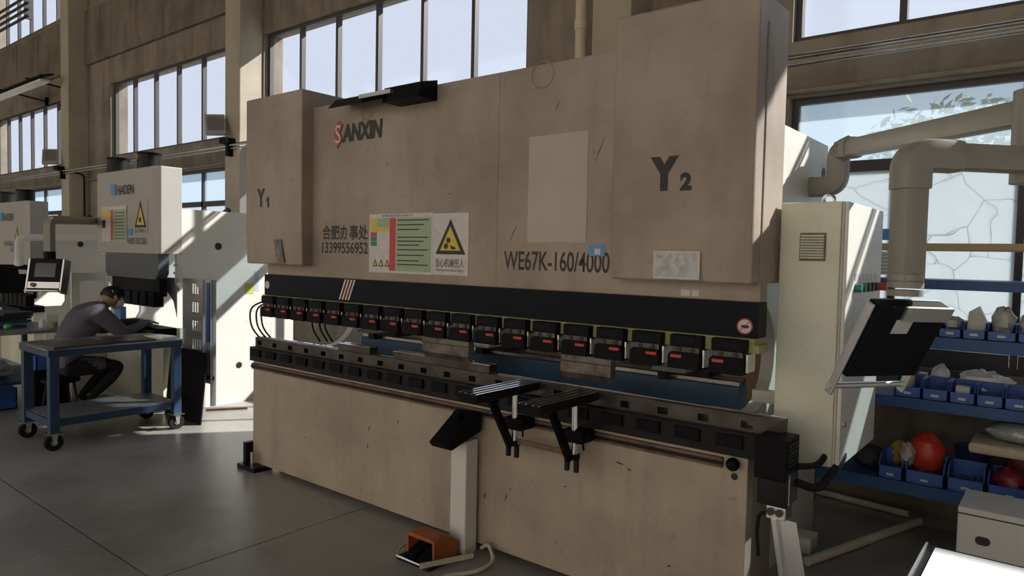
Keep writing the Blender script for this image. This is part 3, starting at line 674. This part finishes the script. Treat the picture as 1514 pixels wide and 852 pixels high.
bag('work_glove', (4.215, 2.09, .47), (.06, .05, .09), YELBAG, 'dirty yellow work glove behind the small bin', 'glove', .2, .38)
bag('plastic_bag', (4.285, 1.93, .52), (.045, .07, .07), BAG, 'brown clear bag hanging between the two lowest bins', wob=.25)
tag(MB().tube([(4.61, 2.17, .38), (4.61, 2.17, .55), (4.61, 2.17, .585)], [.08, .10, .11], 24).build('basin', BASIN, None, True), 'round navy plastic basin on the lowest shelf', 'basin')
bag('dark_red_bag', (4.82, 1.93, .47), (.085, .08, .075), DREDBAG, 'dark red plastic bag stuffed in the lowest bin', wob=.2, zmin=.386)
bag('dark_red_bag', (4.86, 2.16, .50), (.09, .06, .125), DREDBAG, 'dark red bag standing behind the lowest bin', wob=.15, zmin=.38)
bag('black_bag', (4.05, 2.03, .45), (.10, .12, .07), DCLOTH, 'black bag in the shadow under the cabinet', wob=.15, zmin=.38)
# grey box on floor with sack, corner table, pole
GB = thing('metal_box', 'light grey sheet-metal box with an oval hand hole before the rack', 'box', (5.0, 1.0, 0))
MB().box(4.672, 5.4, .86, 1.2, 0, .572).build('body', LGREY, GB, bevel=.004)
MB().box(4.670, 5.402, .856, .86, .54, .545).build('lid_seam', INK, GB)
MB().prism([(4.765 + .02 + .02 * math.cos(R(a)) - .02 * (90 < a < 270), .43 + .02 * math.sin(R(a))) for a in range(0, 360, 15)], 'y', .855, .861).build('hand_hole', INK, GB)
SK = thing('woven_pad', 'pale woven pad lying over the bins and red bags of the lowest shelf', 'pad', (4.95, 1.93, .64))
MB().box(4.62, 5.3, 1.72, 2.12, .64, .70).build('pad_body', WOVEN, SK, bevel=.02)
bag('mesh_bag', (4.86, 1.9, .76), (.17, .13, .058), mat('silver_mesh', (.55, .6, .6), .4, .3, (.25, .3, .3), 70, .8), 'silvery bag of fine hardware on top of the woven pad', wob=.12, zmin=.702)
CT = thing('corner_table', 'dark-framed table with a bright white sheet on top before the grey metal box', 'table', (5.3, -1.1, 0))
MB().box(4.735, 5.9, -1.7, -.55, .80, .845).build('frame', BLACK, CT)
MB().box(4.76, 5.9, -1.7, -.58, .845, .852).build('sheet', SHEETW, CT)
MB().box(4.732, 4.738, -1.7, -.56, .835, .855).build('edge_trim', ALU, CT)
for x in (4.77, 5.8):
    for y in (-1.64, -.64): MB().box(x, x + .05, y, y + .05, 0, .80).build('leg', BLACK, CT)
tag(MB().cyl((3.95, 1.05, .028), (4.33, 2.2, .028), .026).build('floor_pole', PVC, None, True), 'dusty pale tube lying on the floor between press and rack', 'pole')
tag(MB().cyl((3.5, 2.40, .025), (4.25, 2.30, .025), .022).build('floor_pipe', PVC, None, True), 'thin pipe on the floor under the lowest shelf', 'pipe')
tag(MB().box(2.35, 3.25, 2.36, 2.40, 0.0, 1.9).build('plywood_board', WOOD), 'sunlit plywood board standing behind the press', 'board')

# ------------------------------------------------------------------ smaller press brakes on the left
def small_press(xr, zt, zb, model, label, pend):
    t = thing('press_brake', label, 'press brake', (xr - .75, .9, 0), 'smaller grey-covered press brakes')
    xl = xr - 1.5
    cv = MB().prism([(xl, .30), (xr - .07, .29), (xr, .33), (xr, .55), (xl, .55)], 'z', zb, zt).build('ram_cover', GREYP, t, bevel=.008)
    s = (zt - zb) / .9
    def Z(z): return zb + (z - 1.655) * s
    text('lettering', 'HADEN', INK, cv, xl + .56, xl + .97, Z(2.29), Z(2.39), .2865, .012)
    MB().box(xl + .40, xl + .52, .287, .2895, Z(2.29), Z(2.41)).build('logo_mark', LBLUE, cv)
    if pend == 1:
        text('lettering', model, INK, cv, xl + .84, xl + 1.27, Z(1.755), Z(1.82), .2865, .003)
        c = MB().box(xl + .16, xl + .80, .2875, .2895, Z(1.78), Z(2.17)).build('risk_chart', STICK, cv)
        MB().box(xl + .40, xl + .46, .286, .2875, Z(1.79), Z(2.13)).build('chart_cell', SRED, c)
        MB().box(xl + .46, xl + .79, .286, .2875, Z(1.79), Z(2.13)).build('chart_cell', GREEN, c)
        MB().box(xl + .17, xl + .39, .286, .2875, Z(2.03), Z(2.13)).build('chart_cell', YEL, c)
        MB().box(xl + .17, xl + .26, .286, .2875, Z(1.93), Z(2.02)).build('chart_cell', INK, c)
        for k in range(9): MB().box(xl + .48, xl + .76, .2852, .286, Z(1.81 + .035 * k), Z(1.818 + .035 * k)).build('chart_line', INK, c)
    else: text('lettering', model, INK, cv, xl + .58, xl + .94, Z(1.93), Z(2.0), .2865, .003)
    w_ = MB().box(xl + .98, xl + 1.30, .2875, .2895, Z(1.86), Z(2.22)).build('warning_sign', GREYP, cv)
    MB().prism([(xl + 1.0, Z(1.93)), (xl + 1.27, Z(1.93)), (xl + 1.135, Z(2.21))], 'y', .286, .2876).build('warning_triangle', INK, w_)
    MB().prism([(xl + 1.045, Z(1.955)), (xl + 1.225, Z(1.955)), (xl + 1.135, Z(2.15))], 'y', .285, .2862).build('warning_triangle', YEL, w_)
    MB().cyl((xl + 1.13, .2842, Z(2.01)), (xl + 1.13, .285, Z(2.01)), .03, 12).build('gear_symbol', INK, w_)
    text('lettering', '当心机械伤人', INK, w_, xl + 1.0, xl + 1.27, Z(1.875), Z(1.915), .2868, .004)
    MB().box(xl + .83, xl + .93, .286, .2895, Z(1.85), Z(1.92)).build('blue_sticker', LBLUE, cv)
    MB().box(xl + .05, xr - .1, .32, .34, zb - .012, zb).build('lamp_strip', WHITE, cv)
    for x in (xl + .28, xl + 1.05):
        mo = MB().cyl((x, .42, zt), (x, .42, zt + .15), .11, 18).build('servo_motor', BLACKM, t, True)
        MB().cyl((x, .42, zt + .15), (x, .42, zt + .17), .12, 18).build('motor_cap', BLACK, mo)
        MB().box(x - .16, x - .06, .36, .48, zt, zt + .12).build('terminal_box', BLACK, mo)
        MB().ring((x - .09, .35, zt + .16), .025, .006, 'y', 12).build('lifting_eye', STEEL, mo)
    ap = MB().prism([(xl + .2, zb), (xl + .2, zb - .2), (xl + .26, zb - .26), (xr - .08, zb - .26), (xr - .02, zb - .2), (xr - .02, zb)], 'y', .31, .42).build('ram', mat('slate_ram', (.06, .075, .09), .4, 0, (.04, .05, .06), 3, .4), t)
    MB().box(xl + .3, xr - .06, .34, .42, zb - .44, zb - .26).build('ram_lower', BLACK, t)
    for k in range(6):
        x = xl + .34 + .185 * k; MB().box(x, x + .14, .30, .40, zb - .55, zb - .40).build('punch_clamp', BLACK, t)
    fr = [(.5, 0), (1.9, 0), (1.9, 2.13), (.5, 2.13), (.5, 1.36), (.62, 1.36)] + [(.66 + .1 * math.sin(R(a)), 1.26 + .1 * math.cos(R(a))) for a in range(0, 91, 15)] + [(.76, .95), (.72, .88), (.5, .88)]
    MB().prism(fr, 'x', xr - .06, xr - .01).build('side_frame', WHITEP, t)
    lf = [(-.05, .0), (.5, 0), (.5, 1.42), (-.05, 1.42)]
    MB().prism(fr, 'x', xl, xl + .05).build('side_frame', WHITEP, t)
    f_ = MB()                                              # side guard with a rounded window
    for (a, b, c_, d_) in ((.02, .10, .0, 1.42), (.44, .5, .0, 1.42), (.10, .44, 1.33, 1.42), (.10, .44, 0, .85)): f_.box(xl, xl + .03, a, b, c_, d_)
    for (cy, cz, sy, sz) in ((.10, 1.33, 1, -1), (.44, 1.33, -1, -1), (.10, .85, 1, 1), (.44, .85, -1, 1)): f_.prism([(cy, cz), (cy + .05 * sy, cz), (cy + .015 * sy, cz + .015 * sz), (cy, cz + .05 * sz)], 'x', xl, xl + .03)
    f_.build('side_guard', CAB, t)
    MB().box(xl + .05, xr - .06, .38, .5, .03, .80).build('bed', CAB, t)
    MB().box(xl + .1, xr - .02, .33, .5, .80, .885).build('die_table', BLACK, t)
    MB().box(xl + .7, xr - .05, .22, .33, .78, .86).build('front_support', BLACK, t)
    MB().cyl((xr - .01, .95, 1.75), (xr - .006, .95, 1.75), .04).build('frame_hole', INK, t)
    MB().cyl((xr - .01, 1.2, .42), (xr - .006, 1.2, .42), .035).build('frame_hole', INK, t)
    MB().tube(bend([(xr - .1, .55, zb + .35), (xr - .05, .75, zb + .25), (xr - .05, 1.1, 2.16)], .15), .03, 8).build('hose', RUBBER, t, True)
    for z in (1.48, 1.56):
        cg = MB().cyl((xr - .03, .48, z - .02), (xr + .04, .46, z - .02), .012, 8).build('connector', STEEL, t)
        MB().tube(bend([(xr + .04, .46, z - .02), (xr + .09, .44, z - .04), (xr + .09, .44, 1.36), (xr + .02, .5, 1.28)], .05), .008, 6).build('sensor_cable', GREYP, t, True)
    return t
small_press(-2.245, 2.555, 1.655, 'HDE-3512SU', 'small press brake in warm grey with twin motors behind the seated worker', 1)
small_press(-6.03, 2.325, 1.43, 'HDF-5016', 'farther grey press brake half hidden behind the white swing arm', 2)
# pendants of the small presses
P1 = thing('control_pendant', 'grey pipe arm with a tilted touch-screen panel beside the worker', 'control pendant', (-3.74, .42, 1.98))
MB().tube(bend([(-3.746, .45, 2.02), (-3.95, .45, 2.02), (-3.17, -.37, 1.985), (-3.17, -.37, 1.64)], .08, 8), .045, 14, 5).build('arm', PIPE, P1, True)
MB().cyl((-3.17, -.37, 1.58), (-3.17, -.37, 1.66), .055).build('tilt_collar', BLACK, P1, True)
def panel(parent, c, face, tilt, hw, hh, front=True):
    n = Vector((math.cos(R(face)), math.sin(R(face)), 0)); wv2 = Vector((-n.y, n.x, 0)); d2 = (Vector((0, 0, -1)) * math.cos(R(tilt)) + n * math.sin(R(tilt))).normalized()
    nn = d2.cross(wv2); nn = nn if nn.dot(n) > 0 else -nn; c = Vector(c)
    MB().obox(c, wv2, d2, nn, hw, hh, .04).build('panel_back', BLACK, parent, bevel=.005)
    f0 = MB().obox(c + nn * .045, wv2, d2, nn, hw, hh, .006).build('panel_front', BLACK, parent)
    MB().obox(c + nn * .052 + d2 * hh * .72, wv2, d2, nn, hw * .95, hh * .2, .002).build('lower_strip', ALU, f0)
    MB().obox(c + nn * .052 - d2 * hh * .22, wv2, d2, nn, hw * .93, hh * .70, .002).build('bezel', BLACK, f0)
    MB().obox(c + nn * .055 - d2 * hh * .25, wv2, d2, nn, hw * .62, hh * .45, .001).build('screen', SCREEN, f0)
    b0 = c + nn * .054 + d2 * hh * .72 - wv2 * hw * .6
    MB().cyl(b0, b0 + nn * .02, .022, 12).build('stop_button', DRED, f0)
    for s_ in (-1, 1): MB().obox(c + wv2 * hw * 1.03 * s_ + d2 * .02, wv2, d2, nn, .008, hh * 1.1, .055).build('side_profile', ALU, parent)
    MB().obox(c - nn * .042 - d2 * hh * .7 - wv2 * hw * .4, wv2, d2, nn, .045, .03, .002).build('rating_label', STICK, parent)
    h0 = c + nn * .07 + d2 * hh * 1.1
    MB().cyl(h0 - wv2 * hw, h0 + wv2 * hw, .014).build('handle_bar', ALU, parent, True)
panel(P1, (-3.15, -.39, 1.42), -52, 12, .17, .16)
P2 = thing('control_pendant', 'white pipe arm with a black-backed panel over the loaded work table', 'control pendant', (-6.0, .95, 1.84))
MB().tube(bend([(-5.66, 1.0, 1.84), (-5.75, .12, 1.82), (-5.75, .12, 1.5)], .08, 8), .046, 14, 5).build('arm', PIPEW, P2, True)
MB().cyl((-5.75, .12, 1.44), (-5.75, .12, 1.52), .06).build('tilt_collar', PIPEW, P2, True)
panel(P2, (-5.78, .10, 1.27), 150, 25, .22, .19)

tag(MB().box(-2.255, -2.252, 1.265, 1.375, 1.22, 1.34).build('lime_card', mat('lime_card', (.48, .5, .12), .6)), 'yellow-green card stuck on the white press frame', 'card')
tag(MB().box(-2.255, -2.252, 1.385, 1.44, 1.25, 1.48).build('blue_card', mat('pale_blue_card', (.42, .5, .66), .6)), 'narrow pale blue strip stuck beside the yellow-green card', 'card')
# stainless louvre guard, black plate, floor bars
LG = thing('louvred_guard', 'tall grey sheet guard with sunlit punched slots beside the small press', 'guard', (-2.05, .62, .42))
xs = [-2.24, -2.06] + [-2.03 + .024 * k for k in range(8)] + [-1.83]
zsr = [.42]; slots = []
for c in range(5):
    z0 = .50 + c * .19
    for k in range(7): zsr += [z0 + .015 * k, z0 + .015 * k + .008]; slots.append((round(z0 + .015 * k, 4), round(z0 + .015 * k + .008, 4)))
zsr = sorted(set(round(z, 4) for z in zsr + [1.41])); mb = MB()
for i in range(len(xs) - 1):
    for j in range(len(zsr) - 1):
        if (zsr[j], zsr[j + 1]) in slots and 2 <= i <= 8 and i % 2 == 0: continue
        mb.add([(xs[i], .55, zsr[j]), (xs[i + 1], .55, zsr[j]), (xs[i + 1], .55, zsr[j + 1]), (xs[i], .55, zsr[j + 1])], [(0, 1, 2, 3)])
mb.build('slotted_sheet', SHEETM, LG)
MB().prism([(-2.24, 1.41), (-2.55, 1.41), (-2.55, 1.30), (-2.42, 1.24), (-2.31, 1.16), (-2.24, 1.0)], 'y', .488, .493).build('throat_guard', SHEETM, LG)
MB().box(-1.83, -1.825, .55, .62, .42, 1.41).build('edge_flange', SHEETM, LG)
MB().box(-1.79, -1.65, .56, .565, .36, 1.41).build('outer_sheet', SHEETM, LG)
MB().box(-1.755, -1.70, .552, .56, .78, 1.38).build('blue_strip', BLUER, LG)
MB().box(-1.655, -1.65, .54, .60, .14, 1.41).build('outer_flange', SHEETM, LG)
MB().box(-2.24, -1.65, .56, .58, .40, .44).build('bottom_rail', SHEETM, LG)
tag(MB().prism([(.37, 0), (.385, 0), (.455, .70), (.44, .70)], 'x', -2.26, -1.53).build('steel_plate', BLACK), 'black steel plate leaning upright beside the blue cart', 'plate')
tag(MB().bar((-2.08, .72, .012), (-1.86, 1.07, .012), .03, .02).build('floor_bar', RUST), 'rusty flat bar lying on the floor by the white frame', 'bar')
tag(MB().box(.06, .115, 1.35, 1.75, 0, .05).build('floor_block', WHITEP), 'pale block on the floor behind the big press corner', 'block')

# ------------------------------------------------------------------ blue cart
BC = thing('work_cart', 'blue steel work cart on castors with grey sheet offcuts on top', 'cart', (-1.88, -.38, 0))
MB().box(-2.24, -1.53, -.92, .20, .79, .85).build('top_frame', BLUEC, BC, bevel=.004)
MB().box(-2.25, -1.52, -.93, .21, .85, .858).build('top_sheet', SHEETM, BC)
MB().box(-2.22, -1.55, -.90, .18, .20, .26).build('lower_frame', BLUEC, BC)
MB().box(-2.20, -1.57, -.88, .16, .26, .264).build('lower_sheet', SHEETM, BC)
for x in (-2.22, -1.60):
    for y in (-.91, .12):
        MB().box(x, x + .07, y, y + .07, .15, .79).build('leg', BLUEC, BC)
        ca = MB().box(x - .02, x + .09, y - .02, y + .09, .14, .15).build('castor', STEEL, BC)
        for u in (-.004, .066): MB().prism([(y + .01, .14), (y + .06, .14), (y + .045, .055), (y + .025, .055)], 'x', x + u, x + u + .006).build('fork', ALU, ca)
        MB().cyl((x + .012, y + .035, .069), (x + .056, y + .035, .069), .069, 22).build('wheel', RUBBER, ca, True)
        MB().cyl((x + .01, y + .035, .069), (x + .058, y + .035, .069), .026, 14).build('wheel_hub', STEEL, ca, True)
def sheet(x0, x1, y0, y1, z, h, ang, m, label):
    c = Vector(((x0 + x1) / 2, (y0 + y1) / 2, z + h / 2)); a = R(ang)
    tag(MB().obox(c, (math.cos(a), math.sin(a), 0), (-math.sin(a), math.cos(a), 0), (0, 0, 1), (x1 - x0) / 2, (y1 - y0) / 2, h / 2).build('sheet_offcut', m), label, 'sheet metal', 'sheet offcuts on the blue cart')
sheet(-2.1, -1.53, -.93, -.42, .858, .02, 8, DSTEEL, 'dark grey sheet overhanging the near end of the blue cart')
sheet(-2.0, -1.6, -.35, .0, .858, .012, -6, DSTEEL, 'dark sheet strip lying across the middle of the blue cart')
sheet(-1.9, -1.64, .03, .18, .858, .02, 12, SHEETW, 'small white sheet piece at the machine end of the cart')

# ------------------------------------------------------------------ worker
def worker():
    X0 = -2.75
    J = {}                                                # joint: position, radius
    def j(n, x, y, z, r, r2=None): J[n] = (Vector((X0 + x, y, z)), r, r2 or r)
    j('pelvis', 0, -.40, .57, .185, .15); j('waist', 0, -.36, .70, .20, .16); j('chest', 0, -.24, .93, .225, .17); j('uchest', 0, -.15, 1.06, .18, .13)
    j('neck', 0, -.05, 1.125, .06); j('head', 0, .04, 1.175, .085, .095); j('crown', 0, .075, 1.22, .075, .08)
    for s, t in ((1, 'r'), (-1, 'l')):
        j('sh' + t, .21 * s, -.13, 1.04, .10); j('el' + t, .28 * s, .06, .84, .075); j('fo' + t, .21 * s, .22, .89, .055); j('wr' + t, .13 * s, .34, .925, .034)
        j('pa' + t, .11 * s, .40, .93, .034, .022)
        for k, (dx, l) in enumerate(((-.028, .055), (-.01, .066), (.01, .062), (.027, .048))):
            j('f%d%s' % (k, t), (.11 - .01) * s + dx, .435, .925, .010); j('g%d%s' % (k, t), .09 * s + dx, .435 + l * .6, .912, .009); j('h%d%s' % (k, t), .085 * s + dx, .435 + l, .895, .008)
        j('t0' + t, .085 * s, .40, .915, .011); j('t1' + t, .06 * s, .425, .90, .009)
        j('hip' + t, .10 * s, -.36, .52, .105); j('kn' + t, .13 * s, .09, .50, .072); j('sn' + t, .12 * s, -.02, .36, .062); j('an' + t, .11 * s, -.17, .215, .042)
        j('he' + t, .11 * s, -.21, .17, .042, .036); j('to' + t, .11 * s, -.06, .12, .042, .028)
    E = [('pelvis', 'waist'), ('waist', 'chest'), ('chest', 'uchest'), ('uchest', 'neck'), ('neck', 'head'), ('head', 'crown')]
    for t in 'rl':
        E += [('uchest', 'sh' + t), ('sh' + t, 'el' + t), ('el' + t, 'fo' + t), ('fo' + t, 'wr' + t), ('wr' + t, 'pa' + t), ('pa' + t, 't0' + t), ('t0' + t, 't1' + t)]
        for k in range(4): E += [('pa' + t, 'f%d' % k + t), ('f%d' % k + t, 'g%d' % k + t), ('g%d' % k + t, 'h%d' % k + t)]
        E += [('pelvis', 'hip' + t), ('hip' + t, 'kn' + t), ('kn' + t, 'sn' + t), ('sn' + t, 'an' + t), ('an' + t, 'he' + t), ('he' + t, 'to' + t)]
    names = list(J); idx = {n: i for i, n in enumerate(names)}
    org = Vector((X0, -.40, 0.10))
    me = D.meshes.new('body'); me.from_pydata([J[n][0] - org for n in names], [(idx[a], idx[b]) for a, b in E], [])
    ob = D.objects.new('tmp_body', me); COL.objects.link(ob)
    sk = ob.modifiers.new('skin', 'SKIN'); sk.use_smooth_shade = True
    lay = me.skin_vertices[0].data
    for n in names: lay[idx[n]].radius = (J[n][1], J[n][2]); lay[idx[n]].use_root = (n == 'pelvis')
    sb = ob.modifiers.new('sub', 'SUBSURF'); sb.levels = 2; sb.render_levels = 2
    dg = bpy.context.evaluated_depsgraph_get(); m2 = D.meshes.new_from_object(ob.evaluated_get(dg)); D.objects.remove(ob)
    for m_ in (JACKET, TROUS, SKIN, RUBBER): m2.materials.append(m_)
    for p in m2.polygons:
        c = p.center + org; best = min(names, key=lambda n: (J[n][0] - c).length / (J[n][1] + .03)); b2 = best.rstrip('rl')
        k = 0
        if best in ('neck', 'head', 'crown') or best[:2] in ('pa', 't0', 't1') or best[0] in 'fgh' and best[1].isdigit(): k = 2
        elif best[:3] == 'hip' or best[:2] in ('kn', 'sn') or best == 'pelvis' and c.z < .55: k = 1
        elif best[:2] in ('he', 'to', 'an'): k = 3
        if best[:2] == 'an' and c.z > .22: k = 1
        p.material_index = k; p.use_smooth = True
    per = thing('person', 'seated worker in grey jacket and white mask bent over the small press', 'person', org)
    b = D.objects.new('body', m2); COL.objects.link(b); b.parent = per; ORG[b.name] = org
    hc = J['head'][0] + Vector((0, .03, .03))
    fwd = Vector((0, .86, -.5)).normalized(); upv = Vector((0, .5, .86)).normalized(); sx = Vector((1, 0, 0))
    # hair cap: upper back shell of the head
    mb = MB(); vs = []; fs = []; seg, rings = 20, 9
    for i in range(rings + 1):
        th = R(108) * i / rings
        for k in range(seg):
            ph = 2 * math.pi * k / seg; front = max(0, math.sin(ph)); t2 = th * (1 - .62 * front)
            d = upv * math.cos(t2) + (sx * math.cos(ph) + fwd * math.sin(ph)) * math.sin(t2)
            vs.append(hc + Vector((d.x * .098, d.y * .112, d.z * .108)) - fwd * .012)
    for i in range(rings):
        for k in range(seg): fs.append((i * seg + k, (i + 1) * seg + k, (i + 1) * seg + (k + 1) % seg, i * seg + (k + 1) % seg))
    mb.add(vs, fs).build('hair', HAIR, per, True)
    fc = hc + fwd * .088 - upv * .035
    MB().tube([fc - fwd * .03, fc, fc + fwd * .03, fc + fwd * .045], [.075, .07, .05, .015], 14).build('face_mask', MASKW, per, True)
    for s in (-1, 1):
        MB().tube([fc + sx * .05 * s - fwd * .01, hc + sx * .098 * s - upv * .0, hc + sx * .08 * s - fwd * .07 + upv * .04], .003, 6).build('mask_strap', MASKW, per)
        MB().ell(hc + sx * .092 * s - upv * .012 - fwd * .005, .012, .02, .03, 10, 6).build('ear', SKIN, per, True)
        MB().ell(hc + fwd * .092 + upv * .012 + sx * .034 * s, .012, .008, .007, 10, 6).build('eye', INK, per, True)
    MB().tube([hc + fwd * .09 + upv * .015, hc + fwd * .108 - upv * .012], [.009, .014], 8).build('nose', SKIN, per, True)
worker()
ST = thing('stool', 'dark round stool under the seated worker', 'stool', (-2.75, -.42, 0))
MB().cyl((-2.75, -.42, .375), (-2.75, -.42, .41), .17, 24).build('seat', BLACK, ST, bevel=.01)
for a in (45, 135, 225, 315): MB().cyl((-2.75 + .12 * math.cos(R(a)), -.42 + .12 * math.sin(R(a)), .375), (-2.75 + .19 * math.cos(R(a)), -.42 + .19 * math.sin(R(a)), 0), .013, 8).build('leg', BLACKM, ST)
MB().ring((-2.75, -.42, .10), .175, .01, 'z').build('foot_ring', BLACKM, ST)
tag(MB().box(-3.45, -3.28, .36, .42, .885, 1.05).build('blue_holder', LBLUE), 'bright blue plastic holder on the small press table', 'holder')

# ------------------------------------------------------------------ loaded table and crates at the far left
WT = thing('work_table', 'grey topped work table piled with folders beside the second small press', 'table', (-3.75, -.55, 0))
MB().box(-4.6, -3.35, -.95, -.15, .80, .835).build('top', SHEETM, WT)
for x in (-4.56, -3.43):
    for y in (-.92, -.22): MB().box(x, x + .05, y, y + .05, 0, .80).build('leg', BLUEC, WT)
MB().box(-4.56, -3.40, -.9, -.2, .28, .31).build('shelf', BLUEC, WT)
for k in range(6):
    tag(MB().obox((-4.0 + .02 * (k % 3), -.60, .848 + .028 * k), (math.cos(.1 * k), math.sin(.1 * k), 0), (-math.sin(.1 * k), math.cos(.1 * k), 0), (0, 0, 1), .26, .19, .012).build('sheet_bundle', BCLOTH if k == 1 else DCLOTH), 'light blue folder inside the dark pile on the work table' if k == 1 else 'thin dark folder in the pile on the work table', 'folder', 'folders piled on the work table')
J_ = thing('glass_jar', 'glass jar of small parts on the corner of the work table', 'jar', (-3.50, -.24, .835))
MB().cyl((-3.50, -.24, .836), (-3.50, -.24, .98), .05, 18).build('glass', JAR, J_, True)
MB().cyl((-3.50, -.24, .84), (-3.50, -.24, .90), .044, 18).build('contents', WOVEN, J_)
tag(MB().tube([(-3.62, -.30, .836), (-3.62, -.30, .90), (-3.62, -.30, .93)], [.035, .035, .015], 14).build('white_bottle', PIPEW, None, True), 'small white bottle beside the glass jar', 'bottle')
tag(MB().ell((-3.60, -.62, .865), .05, .04, .03, 14, 8, .2).build('green_scrubber', GPLAS), 'bright green plastic piece at the front of the work table', 'scrubber')
def crate(x, y, z, w_, d_, h, label):
    t = thing('crate', label, 'crate', (x, y, z), 'blue crates under the tables')
    MB().box(x - w_, x + w_, y - d_, y + d_, z, z + .01).box(x - w_, x + w_, y - d_, y - d_ + .012, z, z + h).box(x - w_, x + w_, y + d_ - .012, y + d_, z, z + h).box(x - w_, x - w_ + .012, y - d_, y + d_, z, z + h).box(x + w_ - .012, x + w_, y - d_, y + d_, z, z + h).build('shell', BLUEBIN, t)
    for k in range(6): MB().box(x - w_ + .03 + k * w_ * .36, x - w_ + .045 + k * w_ * .36, y - d_ - .006, y - d_, z + .01, z + h).build('rib', BLUEBIN, t)
crate(-3.16, -.42, .46, .17, .14, .15, 'bright blue crate on the black stand behind the cart leg')
tag(MB().box(-3.33, -2.98, -.58, -.26, 0, .46).build('crate_stand', BLACK, bevel=.01), 'black box stand carrying the blue crate', 'stand')
crate(-3.85, -.75, .0, .28, .2, .22, 'blue crate on the floor under the work table')
bag('grey_cloth', (-3.85, -.7, .40), (.3, .18, .09), GCLOTH, 'crumpled grey cloth on the lower table shelf', 'cloth', .15, .312)
